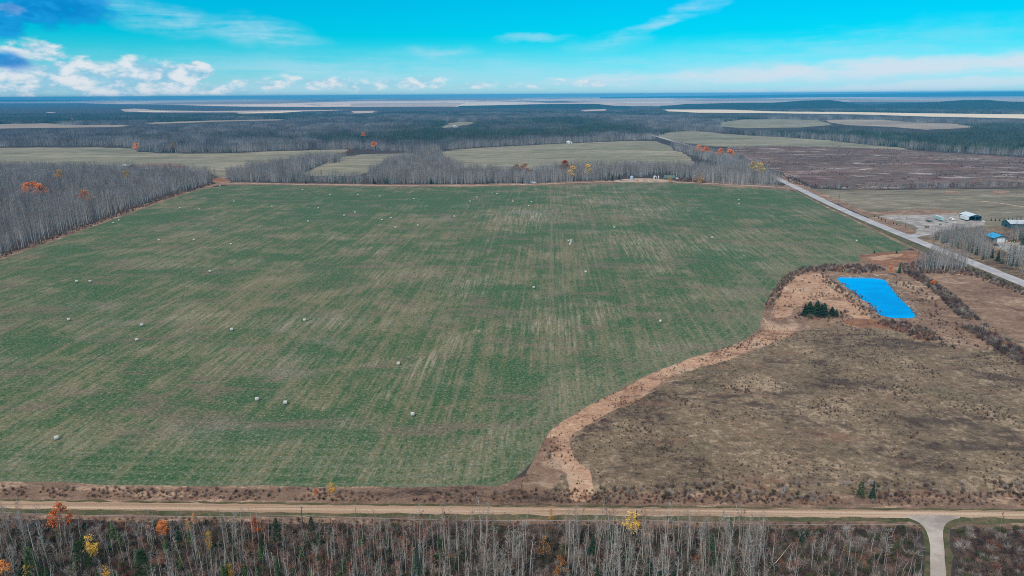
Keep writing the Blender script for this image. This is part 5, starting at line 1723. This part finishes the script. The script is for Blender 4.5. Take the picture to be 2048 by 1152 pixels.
# ------------------------------------------------------------------ round bales
def bale_meshes():
    n = 28
    r, hw = 0.80, 0.74
    prof = [(-hw, r * .93), (-hw * .9, r * .99), (0, r * 1.01), (hw * .9, r * .99), (hw, r * .93)]
    V, Fc = [], []
    for (x, rr) in prof:
        for k in range(n):
            th = 2 * math.pi * k / n
            z = rr * math.sin(th)
            V.append((x, rr * math.cos(th) * 1.03, max(z, -r * .93) + r * .93))
    for i in range(len(prof) - 1):
        for k in range(n):
            k2 = (k + 1) % n
            Fc.append((i * n + k, (i + 1) * n + k, (i + 1) * n + k2, i * n + k2))
    wrap = mesh_from('bale_wrap', V, Fc, [M['bale']], smooth=True)
    ends = []
    for s in (-1, 1):
        V, Fc = [(s * (hw + .02), 0, r * .93)], []
        for q, rr in enumerate((r * .3, r * .6, r * .93)):
            for k in range(n):
                th = 2 * math.pi * k / n
                V.append((s * (hw + (.03 if q == 1 else 0.0)), rr * math.cos(th) * 1.03, max(rr * math.sin(th), -r * .93) + r * .93))
        for k in range(n):
            k2 = (k + 1) % n
            t3 = (0, 1 + k, 1 + k2)
            Fc.append(t3 if s > 0 else t3[::-1])
            for q in range(2):
                f = (1 + q * n + k, 1 + (q + 1) * n + k, 1 + (q + 1) * n + k2, 1 + q * n + k2)
                Fc.append(f if s > 0 else f[::-1])
        ends.append(mesh_from('bale_end', V, Fc, [M['bale_end']]))
    return wrap, ends


BW, BE = bale_meshes()
BALES = [
    (114, 875.5, 30, 'round hay bale nearest the bottom left corner of the green field'),
    (825.5, 828, 4, 'round hay bale nearest the camera, alone above the gravel road'),
    (514.5, 798, 12, 'left one of the two round bales side by side in the lower field'),
    (571.5, 805, 8, 'right one of the two round bales side by side in the lower field'),
    (797, 727, 2, 'round bale beside the bright straw streaks in the lower middle field'),
    (274, 679.5, 35, 'lower one of the two neighbouring bales in the left field'),
    (284, 650, 30, 'upper one of the two neighbouring bales in the left field'),
    (464, 659, 18, 'round bale midway between the left pair and the bale by the grey patch'),
    (138, 639, 25, 'round bale alone near the left frame edge below the twin bales'),
    (609.5, 640, 10, 'round bale just above the grey bare patch'),
    (1321.5, 642.5, -50, 'round bale alone in the right field left of the pond meadow'),
    (154, 563, 30, 'left one of the twin bales near the left frame edge'),
    (180.5, 563, 40, 'right one of the twin bales near the left frame edge'),
    (420, 543, 30, 'round bale alone below the three bales in a row'),
    (1067, 575, 20, 'round bale left of the wheel tracks in the middle of the field'),
    (1171, 544, 5, 'round bale right of the wheel tracks in the middle of the field'),
    (318, 480.5, 20, 'left bale of the three in a row in the left field'),
    (388, 480, 20, 'middle bale of the three in a row in the left field'),
    (462, 488.5, 25, 'right bale of the three in a row in the left field'),
    (1136.5, 482, 15, 'left bale of the tight cluster of four in mid-field'),
    (1141.8, 481.2, 5, 'rear bale of the tight cluster of four in mid-field'),
    (1141.2, 485, 8, 'middle bale of the tight cluster of four in mid-field'),
    (1139.8, 488.6, 4, 'front bale of the tight cluster of four in mid-field'),
    (1423.5, 475.5, 5, 'round bale alone in the right half below the stacked pair'),
    (1712.5, 482, -5, 'round bale nearest the paved road'),
    (1228.5, 455, 0, 'round bale up and right of the cluster of four'),
    (1477, 400, 10, 'upper bale of the pair near the far right field edge'),
    (1477, 408, 10, 'lower bale of the pair near the far right field edge'),
    (238, 441, 35, 'upper bale of the two at the margin of the left wood'),
    (227, 446, 35, 'lower bale of the two at the margin of the left wood'),
    (360, 416, 20, 'left bale of the pair below the left wood end'),
    (398.5, 419, 25, 'right bale of the pair below the left wood end'),
    (468, 403, 20, 'round bale up and right of the pair below the left wood end'),
    (440, 371.5, 20, 'round bale in the far left corner of the green field'),
    (544, 413, 15, 'round bale alone, next in line right of the left wood bales'),
    (605.5, 380, 15, 'leftmost bale of the row along the far field edge'),
    (660, 390, 15, 'second bale from the left in the row along the far field edge'),
    (716, 389.5, 12, 'third bale from the left in the row along the far field edge'),
    (760, 393, 12, 'fourth bale from the left in the row along the far field edge'),
    (827.5, 398, 10, 'fifth bale from the left in the row along the far field edge'),
    (637, 416.5, 15, 'round bale just below the start of the far row'),
    (616, 443, 15, 'leftmost bale of the second far row, set lower than the rest'),
    (688.5, 431, 10, 'lower left bale of the slanting pair in the second far row'),
    (710, 425, 10, 'upper right bale of the slanting pair in the second far row'),
    (764, 440, 10, 'lower left bale of the pair left of the bare brown patch'),
    (782, 436, 10, 'upper right bale of the pair left of the bare brown patch'),
    (791, 455, 10, 'lower left bale of the low pair beneath the second far row'),
    (835.5, 451, 8, 'upper right bale of the low pair beneath the second far row'),
    (909, 433, 5, 'round bale touching the right side of the bare brown patch'),
    (940, 403, 5, 'lowest bale of the three rising to the right near the far edge'),
    (954, 395, 5, 'middle bale of the three rising to the right near the far edge'),
    (994, 388, 5, 'highest bale of the three rising to the right near the far edge'),
    (1026, 403, 0, 'left bale of the trio above the pale straw patch'),
    (1063, 404, 0, 'right bale of the trio above the pale straw patch'),
    (1057.5, 412, 0, 'lowest bale of the trio above the pale straw patch'),
    (1254, 363.8, 0, 'weathered bale at the field edge before the far homestead'),
]
for px, py, rz, lab in BALES:
    x, y = G(px, py + 2.0 * (py - 190) / 400)
    o = empty('hay_bale', (x, y, -0.02), R(rz), lab, 'hay bale', 'round bales on the green field')
    dd = math.hypot(x, y)
    s = 1.0 if dd < 450 else 1.08
    o.scale = (s, s, s)
    for nm, me in (('wrap', BW), ('end_face', BE[0]), ('end_face', BE[1])):
        c_ = link(bpy.data.objects.new(nm, me))
        c_.parent = o


# ------------------------------------------------------------------ buildings
def dirang(pa, pb):
    a, b = G(*pa), G(*pb)
    return math.atan2(b[1] - a[1], b[0] - a[0])


ROAD_ANG = dirang((1941, 524), (1804, 468))      # heading of the paved road, away from the camera


def gable(name, label, px, py, ang, wid, length, eave, rise, roof, wall, front='open', over=0.5, windows=0):
    """local x across the gable front, local y from the front back along the ridge; origin at the middle of the front"""
    x, y = G(px, py)
    o = empty(name, (x, y, 0), ang, label, name.split('_')[-1])
    hw = wid / 2
    th = 0.2
    w_ = MB()
    for s in (-1, 1):
        w_.box(s * hw - (th if s > 0 else 0), s * hw + (0 if s > 0 else th), 0.02, length - 0.02, 0, eave)
    w_.add([(-hw, length, 0), (hw, length, 0), (hw, length, eave), (0, length, eave + rise), (-hw, length, eave),
            (-hw, length - th, 0), (hw, length - th, 0), (hw, length - th, eave), (0, length - th, eave + rise), (-hw, length - th, eave)],
           [(0, 4, 3, 2, 1), (5, 6, 7, 8, 9), (0, 1, 6, 5)])
    if front == 'open':
        w_.add([(-hw, 0, eave), (hw, 0, eave), (0, 0, eave + rise)], [(0, 1, 2)])
        for s in (-1, 0, 1):
            w_.box(s * (hw - .15) - .15, s * (hw - .15) + .15, -0.05, .25, 0, eave - .01)
    else:
        w_.add([(-hw, 0, 0), (hw, 0, 0), (hw, 0, eave), (0, 0, eave + rise), (-hw, 0, eave)], [(0, 1, 2, 3, 4)])
    w_.build('wall', wall, o)
    r_ = MB()
    t = 0.15
    for s in (-1, 1):
        sl_ = rise / hw
        ex = hw + over
        z0 = eave - over * sl_
        V = [(0, -over, eave + rise), (s * ex, -over, z0), (s * ex, length + over, z0), (0, length + over, eave + rise)]
        V += [(a, b, c_ + t) for a, b, c_ in V]
        r_.add(V, [(0, 1, 2, 3), (4, 7, 6, 5), (0, 4, 5, 1), (1, 5, 6, 2), (2, 6, 7, 3), (3, 7, 4, 0)])
    bm = bmesh.new()
    ro = r_.build('roof', roof, o)
    bm.from_mesh(ro.data)
    bmesh.ops.recalc_face_normals(bm, faces=bm.faces)
    bm.to_mesh(ro.data)
    bm.free()
    if front == 'door':
        d_ = MB()
        d_.box(-wid * .26, wid * .26, -0.12, -0.01, 0, eave * .86)
        for k in range(1, 4):
            d_.box(-wid * .26, wid * .26, -0.15, -0.12, eave * .86 * k / 4 - .04, eave * .86 * k / 4 + .04)
        d_.build('door', M['white'], o)
        d2 = MB()
        d2.box(wid * .36, wid * .36 + 1.0, -0.1, -0.01, 0, 2.1)
        d2.build('door', M['cream'], o)
    if front == 'shut':
        d_ = MB()
        d_.box(-1.1, 1.1, -.1, -.01, 0, 2.4)
        d_.build('door', M['dark'], o)
    for k in range(windows):
        yy = length * (k + 1) / (windows + 1)
        f_ = MB()
        f_.box(-hw - .06, -hw - .005, yy - .75, yy + .75, 1.1, 2.3)
        fo = f_.build('window', M['white'], o)
        g_ = MB()
        g_.box(-hw - .09, -hw - .06, yy - .62, yy + .62, 1.22, 2.18)
        g_.build('pane', M['glass'], fo)
    return o


# for a building whose front looks down the road towards the camera: its local +y runs with ROAD_ANG
FA = ROAD_ANG - math.pi / 2
gable('open_shed', 'open-fronted farm shed with a pale roof beside the white trailer in the yard', 1950, 442, FA, 11.5, 17, 4.4, 2.0, M['roof_white'], M['wall_teal'], 'open')
gable('blue_garage', 'garage with bright blue roof and white door among bare trees', 2001, 485, FA, 11.5, 12, 3.9, 2.2, M['roof_blue'], M['wall_grey'], 'door', 0.8, 2)
gable('long_barn', 'long low barn with a pale grey roof at the right frame edge', 2011, 453.5, dirang((2011, 453.5), (2100, 454)) - math.pi / 2, 13, 42, 4.0, 2.4, M['roof_grey'], M['wall_teal'], 'shut', .6)
gable('green_house', 'green-roofed house of the far homestead in front of the aspen belt', 1328, 359, dirang((1328, 359), (1345, 359)) - math.pi / 2 + 0.1, 9, 15, 3.0, 3.2, M['roof_green'], M['wall_grey'], 'shut', .6)
gable('white_shed', 'small white shed left of the green-roofed far house', 1311, 357.5, 0.2, 3.4, 4, 3.2, 1.0, M['roof_white'], M['white'], 'shut', .2)
gable('white_shed', 'small white-roofed shed right of the far homestead', 1392, 357.5, 0.2, 4.0, 5, 3.4, 1.2, M['roof_white'], M['cream'], 'shut', .2)
gable('white_shed', 'white-roofed shed half hidden in the far belt above the parked vans', 1071, 355, 0.2, 5, 7, 4.0, 1.6, M['white'], M['cream'], 'shut', .2)
gable('far_house', 'tiny white farmhouse at the forest foot above the middle pasture', 1141, 287, 0.3, 10, 16, 3.6, 2.4, M['white'], M['white'], 'shut', .5)
gable('far_house', 'tiny pale farmhouse by the far clearing in the forest', 912, 255, 0.3, 14, 22, 5, 3.4, M['white'], M['cream'], 'shut', .5)
gable('hip_shed', 'low brown-roofed shed by the cleared soil in the left pasture', 262, 334, 1.3, 8, 16, 2.6, 1.6, M['cream'], M['wall_grey'], 'shut', .4)

# grain bin and tank at the homestead
def bin_(label, px, py, r, h, m, cone=0.9):
    x, y = G(px, py)
    o = empty('grain_bin', (x, y, 0), 0, label, 'grain bin')
    a = MB()
    pts = []
    for k in range(9):
        pts.append((0, 0, h * k / 8))
    a.tube(pts, [r + (0.04 if k % 2 else 0) for k in range(9)], 24, cap=False)
    a.build('shell', m, o, True)
    b = MB()
    b.tube([(0, 0, h), (0, 0, h + cone), (0, 0, h + cone + .3)], [r + .12, .35, .3], 24)
    b.build('roof', m, o)
    return o


bin_('pale blue steel grain bin of the far homestead', 1263.5, 359, 2.3, 4.2, M['steel_blue'], 1.3)
bin_('white round tank beside the small white shed of the homestead', 1317, 357, 1.0, 3.6, M['white'], .3)
mb = MB()
mb.tube([(0, 0, 0), (0, 0, .9), (0, 0, 1.7), (0, 0, 2.2)], [2.6, 2.4, 1.6, .2], 18)
d_ = mb.build('dome_hut', M['cream'])
d_.location = (*G(1354, 358), 0)
tag(d_, 'small pale dome hut right of the far house', 'hut')
# white tarpaulin lying on the cleared soil
mb = MB()
random.seed(5)
nx_, ny_ = 16, 6
for_x = [(-16 + 32 * i / nx_) for i in range(nx_ + 1)]
V = [(x_ + random.uniform(-.5, .5), -7 + 14 * j / ny_ + random.uniform(-.4, .4), random.uniform(.15, .9) if 0 < j < ny_ and 0 < i < nx_ else .05) for i, x_ in enumerate(for_x) for j in range(ny_ + 1)]
Fc = [(i * (ny_ + 1) + j, (i + 1) * (ny_ + 1) + j, (i + 1) * (ny_ + 1) + j + 1, i * (ny_ + 1) + j + 1) for i in range(nx_) for j in range(ny_)]
mb.add(V, Fc)
o = mb.build('tarpaulin', M['roof_white'])
o.location = (*G(299, 336.5), 0)
tag(o, 'pale blue-white tarpaulin spread on the cleared soil in the left pasture', 'tarpaulin')


# ------------------------------------------------------------------ vehicles
def wheels(o, xs, hw, r=0.38, wd=0.26):
    for x in xs:
        for s in (-1, 1):
            a = MB()
            a.tube([(x, s * hw - wd / 2, r), (x, s * hw + wd / 2, r)], r, 14)
            w1 = a.build('wheel', M['rubber'], o)
            b = MB()
            b.tube([(x, s * (hw + wd / 2), r), (x, s * (hw + wd / 2 + .02), r)], r * .55, 10)
            b.build('rim', M['car_silver'], w1)


def prism(mb, prof, hw, hw_top=None, mi=0):
    """side profile (x,z) extruded across"""
    zmax = max(z for _, z in prof)
    zmin = min(z for _, z in prof)
    n = len(prof)
    V = []
    for s in (-1, 1):
        for (x, z) in prof:
            f = (z - zmin) / max(zmax - zmin, 1e-6)
            hh = hw + ((hw_top if hw_top else hw) - hw) * f
            V.append((x, s * hh, z))
    Fc = [tuple(range(n)), tuple(range(2 * n - 1, n - 1, -1))] + [(i, i + n, (i + 1) % n + n, (i + 1) % n) for i in range(n)]
    mb.add(V, Fc, mi)


def fixn(o):
    bm = bmesh.new()
    bm.from_mesh(o.data)
    bmesh.ops.recalc_face_normals(bm, faces=bm.faces)
    bm.to_mesh(o.data)
    bm.free()
    return o


def car(name, label, px, py, ang, m, kind='car', cat=None):
    x, y = G(px, py)
    o = empty(name, (x, y, 0), ang, label, cat or name.split('_')[-1])
    a, b, g = MB(), MB(), MB()
    if kind == 'car':
        prism(a, [(-2.2, .35), (2.2, .35), (2.25, .75), (1.3, .95), (-2.0, 1.0), (-2.25, .8)], .88, .82)
        prism(g, [(1.15, .95), (.35, 1.40), (-1.3, 1.42), (-2.0, 1.0)], .78, .64)
        prism(b, [(.35, 1.40), (-1.3, 1.42), (-1.25, 1.47), (.3, 1.45)], .66, .6)
        wh = (-1.35, 1.4)
    elif kind == 'van':
        prism(a, [(-2.6, .4), (2.6, .4), (2.65, 1.0), (2.1, 1.15), (1.6, 2.1), (-2.6, 2.2)], .98, .92)
        prism(g, [(2.05, 1.2), (1.65, 1.95), (.9, 1.98), (.9, 1.2)], 1.0, .96)
        prism(b, [(-2.5, 2.2), (1.5, 2.12), (1.45, 2.2), (-2.45, 2.28)], .9, .85)
        wh = (-1.6, 1.7)
    else:  # pickup
        prism(a, [(-2.8, .5), (2.7, .5), (2.75, 1.05), (1.5, 1.15), (-2.8, 1.15)], .98, .95)
        prism(g, [(1.4, 1.15), (.8, 1.75), (-.5, 1.78), (-.8, 1.15)], .88, .74)
        prism(b, [(.8, 1.75), (-.5, 1.78), (-.45, 1.84), (.75, 1.81)], .76, .7)
        wh = (-1.7, 1.8)
    fixn(a.build('body', m, o))
    fixn(g.build('window', M['glass'], o))
    fixn(b.build('roof', m, o))
    for s in (-1, 1):
        l_ = MB()
        xx = {'car': 2.22, 'van': 2.62, 'pickup': 2.72}[kind]
        l_.box(xx, xx + .04, s * .6 - .15, s * .6 + .15, .65, .82)
        l_.build('headlight', M['roof_white'], o)
    wheels(o, wh, .85)
    return o


car('white_car', 'white car parked in front of the blue-roofed garage', 2002, 497, ROAD_ANG + math.pi, M['white'])
car('dark_pickup', 'dark pickup parked behind the white car by the garage', 1991, 491.5, ROAD_ANG + math.pi, M['car_dark'], 'pickup')
car('silver_car', 'silver car among bare trees at the right, below the garage yard', 2034, 509, ROAD_ANG + math.pi + .3, M['car_silver'])
car('white_van', 'white van with dark windows between the two box trailers', 1903, 440, ROAD_ANG + math.pi, M['white'], 'van')
car('silver_pickup', 'pale pickup in the yard just below the white van', 1891, 444.5, ROAD_ANG + math.pi + .2, M['car_silver'], 'pickup')
car('mint_car', 'pale green old car in the yard beside the dark flatbed', 1865, 443.5, ROAD_ANG + math.pi, M['mint'], 'car')
car('white_van', 'left one of two white vans on the far track at the belt gap', 1064.5, 366.5, 2.9, M['white'], 'van')
car('white_van', 'right one of two white vans on the far track at the belt gap', 1070, 367, 0.4, M['white'], 'van')
for px, lab in ((1224, 'dark car left of the homestead spruces'), (1242, 'silver car between the homestead spruces and the grain bin')):
    car('parked_car', lab, px, 361.5, 0.3, M['car_dark'] if px == 1224 else M['car_silver'])


def trailer(label, px, py, ang, m, L=12, h=2.7, mroof=None):
    x, y = G(px, py)
    o = empty('box_trailer', (x, y, 0), ang, label, 'trailer')
    a = MB()
    a.box(-L / 2, L / 2, -1.25, 1.25, 1.05, 1.05 + h)
    for k in range(1, int(L)):
        xx = -L / 2 + k
        a.box(xx - .03, xx + .03, -1.29, -1.25, 1.1, 1.0 + h)
        a.box(xx - .03, xx + .03, 1.25, 1.29, 1.1, 1.0 + h)
    a.build('body', m, o)
    b = MB()
    b.box(-L / 2 - .03, L / 2 + .03, -1.3, 1.3, 1.05 + h + .003, 1.12 + h)
    b.build('roof', mroof or M['roof_white'], o)
    c_ = MB()
    c_.box(-L / 2, L / 2, -.5, -.35, .75, 1.047)
    c_.box(-L / 2, L / 2, .35, .5, .75, 1.047)
    c_.build('chassis', M['rubber'], o)
    for s in (-1, 1):
        d2 = MB()
        d2.tube([(L / 2 - 2.2, s * .7, .0), (L / 2 - 2.2, s * .7, 1.04)], .07, 6)
        d2.build('leg', M['rubber'], o)
    wheels(o, (-L / 2 + 1.2, -L / 2 + 2.3), 1.05, .48, .3)
    return o


trailer('long pale green box trailer in the gravel yard', 1877, 440.5, ROAD_ANG, M['mint'], 13.5, 2.9)
trailer('white box trailer standing beside the open-fronted shed', 1927.5, 440, ROAD_ANG, M['white'], 11, 2.9, M['white'])
for k_, (px_, py_, lab_, m_) in enumerate((
        (1908, 446, 'white pallet stack in the yard right of the pale pickup', 'white'),
        (1880, 450, 'dark crate pile in the yard below the pale green trailer', 'wall_grey'),
        (1853, 455, 'brown timber pile at the near side of the gravel yard', 'pole'),
        (1968, 444, 'white barrels at the right corner of the open-fronted shed', 'white'),
        (2020, 487, 'cream crate pile in front of the blue-roofed garage', 'cream'),
        (1276, 361, 'red implement frame beside the pale blue grain bin', 'red_paint'))):
    a = MB()
    random.seed(60 + k_)
    for q_ in range(5):
        cx_, cy_ = random.uniform(-1.4, 1.4), random.uniform(-.9, .9)
        hz_ = random.uniform(.5, 1.2)
        a.box(cx_ - .45, cx_ + .45, cy_ - .4, cy_ + .4, 0.1 + q_ * .004, hz_)
        a.box(cx_ - .5, cx_ + .5, cy_ - .45, cy_ + .45, hz_ + .003, hz_ + .08)
    o = a.build(('pallet_stack', 'crate_pile', 'timber_pile', 'barrel_group', 'crate_pile', 'implement_frame')[k_], M[m_])
    o.location = (*G(px_, py_), 0)
    tag(o, lab_, ('pallets', 'crates', 'timber', 'barrels', 'crates', 'implement')[k_])
# flatbed with scrap
x, y = G(1856, 443)
o = empty('flatbed_trailer', (x, y, 0), ROAD_ANG, 'dark flatbed trailer with scrap at the left of the yard vehicles', 'trailer')
a = MB()
a.box(-4, 4, -1.2, 1.2, .8, 1.0)
a.build('deck', M['car_dark'], o)
a = MB()
for k in range(7):
    xx = -3.4 + k * 1.0
    a.box(xx, xx + .8, random.uniform(-1, -.2), random.uniform(.2, 1), 1.003, 1.1 + random.random() * .8)
a.build('load', M['wall_grey'], o)
wheels(o, (-1.2, -.1), 1.0, .4)
# travel trailer near the garage, small boat on the verge
x, y = G(1895, 488)
o = empty('rowing_boat', (x, y, 0), 0.3, 'small white boat lying on the grass beside the paved road', 'boat')
a = MB()
pr = [(-2.2, .75), (-1.8, .8), (0, .85), (1.6, .6), (2.3, 0)]
V = [(x_, s * w_ * f, z) for (x_, w_) in pr for (s, f, z) in ((-1, 1, .65), (-1, .55, .05), (1, .55, .05), (1, 1, .65))]
Fc = []
for i in range(4):
    for k in range(3):
        Fc.append((i * 4 + k, i * 4 + k + 1, i * 4 + k + 5, i * 4 + k + 4))
Fc.append((0, 1, 2, 3))
a.add(V, Fc)
a.build('hull', M['white'], o)
a = MB()
a.box(-.9, -.6, -.7, .7, .45, .5)
a.box(.5, .8, -.6, .6, .45, .5)
a.build('seat', M['cream'], o)


def tractor(label, px, py, ang):
    x, y = G(px, py)
    o = empty('tractor', (x, y, 0), ang, label, 'tractor')
    a = MB()
    prism(a, [(-.6, .9), (1.9, .9), (2.0, 1.6), (.4, 1.75), (-.6, 1.7)], .42)
    fixn(a.build('body', M['green_paint'], o))
    b = MB()
    prism(b, [(-1.3, 1.2), (.35, 1.2), (.2, 2.6), (-1.2, 2.6)], .75, .65)
    fixn(b.build('cab', M['glass'], o))
    r_ = MB()
    r_.box(-1.35, .35, -.8, .8, 2.603, 2.75)
    r_.build('roof', M['green_paint'], o)
    for s in (-1, 1):
        for xx, rr, wd in ((-.9, .85, .45), (1.5, .5, .3)):
            t_ = MB()
            t_.tube([(xx, s * .95 - wd / 2, rr), (xx, s * .95 + wd / 2, rr)], rr, 18)
            w1 = t_.build('wheel', M['rubber'], o)
            h_ = MB()
            h_.tube([(xx, s * (.95 + wd / 2), rr), (xx, s * (.95 + wd / 2 + .03), rr)], rr * .5, 12)
            h_.build('rim', M['leaf_yellow'], w1)
    return o


tractor('dark green tractor right of the blue-roofed garage', 2026, 484.5, 2.5)
tractor('green tractor parked left of the far homestead spruces', 1213, 362.5, 0.5)
# rusty implement by garage and a stack of pale sacks by the garage wall
a = MB()
for k in range(6):
    a.box(-1.8 + k * .6, -1.5 + k * .6, -.5, .5, .2, .9)
a.box(-2, 2, -.08, .08, .9, 1.05)
o = a.build('disc_harrow', M['red_paint'])
o.location = (*G(2016, 482.5), 0)
tag(o, 'rusty red harrow between the garage and the tractor', 'harrow')


# rocks at pond, on its top edge
random.seed(3)
def rock(px, py, s, lab):
    bm = bmesh.new()
    bmesh.ops.create_icosphere(bm, subdivisions=2, radius=s)
    for v_ in bm.verts:
        v_.co *= 1 + 0.3 * mnoise.noise(v_.co * 1.3 / s + Vector((px, 0, 0)))
        v_.co.z *= .6
    me = bpy.data.meshes.new('rock')
    bm.to_mesh(me)
    bm.free()
    me.materials.append(M['stone'])
    o_ = link(bpy.data.objects.new('rock', me))
    o_.location = (*G(px, py), .35)
    tag(o_, lab, 'rock')


rock(1754, 553.5, 1.1, 'pale boulder on the far bank of the pond')

# ------------------------------------------------------------------ utility poles and cable
def pole(px, pb, pt, lab, arm=True, r=.15, ang=0.0):
    x, y = G(px, pb)
    h = top_h(px, pb, pt)
    o = empty('utility_pole', (x, y, 0), ang, lab, 'utility pole', 'utility poles')
    a = MB()
    a.tube([(0, 0, 0), (0, 0, h)], [r, r * .7], 8)
    a.build('shaft', M['pole'], o)
    if arm:
        b = MB()
        b.box(-.9, .9, -.2, -.08 - r * .4, h - .75, h - .6)
        b.build('crossarm', M['pole'], o)
        for s in (-.8, 0.8):
            c_ = MB()
            c_.tube([(s, -.16, h - .6), (s, -.16, h - .38)], [.06, .09], 8)
            c_.build('insulator', M['white'], o)
    return Vector((x, y, h))


P1 = pole(607, 1063, 1012, 'wooden utility pole beside the gravel road, left of middle', ang=math.pi / 2)
P2 = pole(1271, 1072, 1019, 'wooden utility pole beside the golden-orange aspen', ang=math.pi / 2)
dP = P2 - P1
for k, (a_, b_) in enumerate(((P1 - dP, P1), (P1, P2), (P2, P2 + dP * .9))):
    mb = MB()
    za, zb = 5.2, 5.2
    pts = []
    for i in range(25):
        s = i / 24
        p = a_.lerp(b_, s)
        p.z = 5.3 - 0.9 * 4 * s * (1 - s)
        pts.append(p)
    mb.tube(pts, .035, 5)
    tag(mb.build('cable', M['wire']), ('pale cable running from the left utility pole out of frame to the left', 'pale cable hanging between the two roadside utility poles',
                                        'pale cable running from the right utility pole past the gravel lane')[k], 'cable', 'cables along the gravel road')
pole(1810, 456, 434, 'utility pole at the edge of the gravel yard', True, .2)
pole(1677, 409, 384, 'utility pole beside the paved road above the green field', True, .2)
pole(1612, 384, 366, 'farthest utility pole beside the paved road', True, .2)

# ------------------------------------------------------------------ haze: the air itself
hm = bpy.data.materials.new('haze')
hm.use_nodes = True
hm.node_tree.nodes.clear()
ht = NT(hm.node_tree)
pv = ht.node('ShaderNodeVolumePrincipled')
pv.inputs['Color'].default_value = (0.08, 0.60, 1.0, 1)
pv.inputs['Density'].default_value = 0.000068
pv.inputs['Anisotropy'].default_value = -0.35
ho = ht.node('ShaderNodeOutputMaterial')
ht.l.new(pv.outputs[0], ho.inputs['Volume'])
mb = MB()
mb.box(-71000, 71000, -450, 34500, -3.0, 138.0)
hz = mb.build('haze', hm)
tag(hz, 'thin blue haze over the far land', 'haze', None, 'stuff')
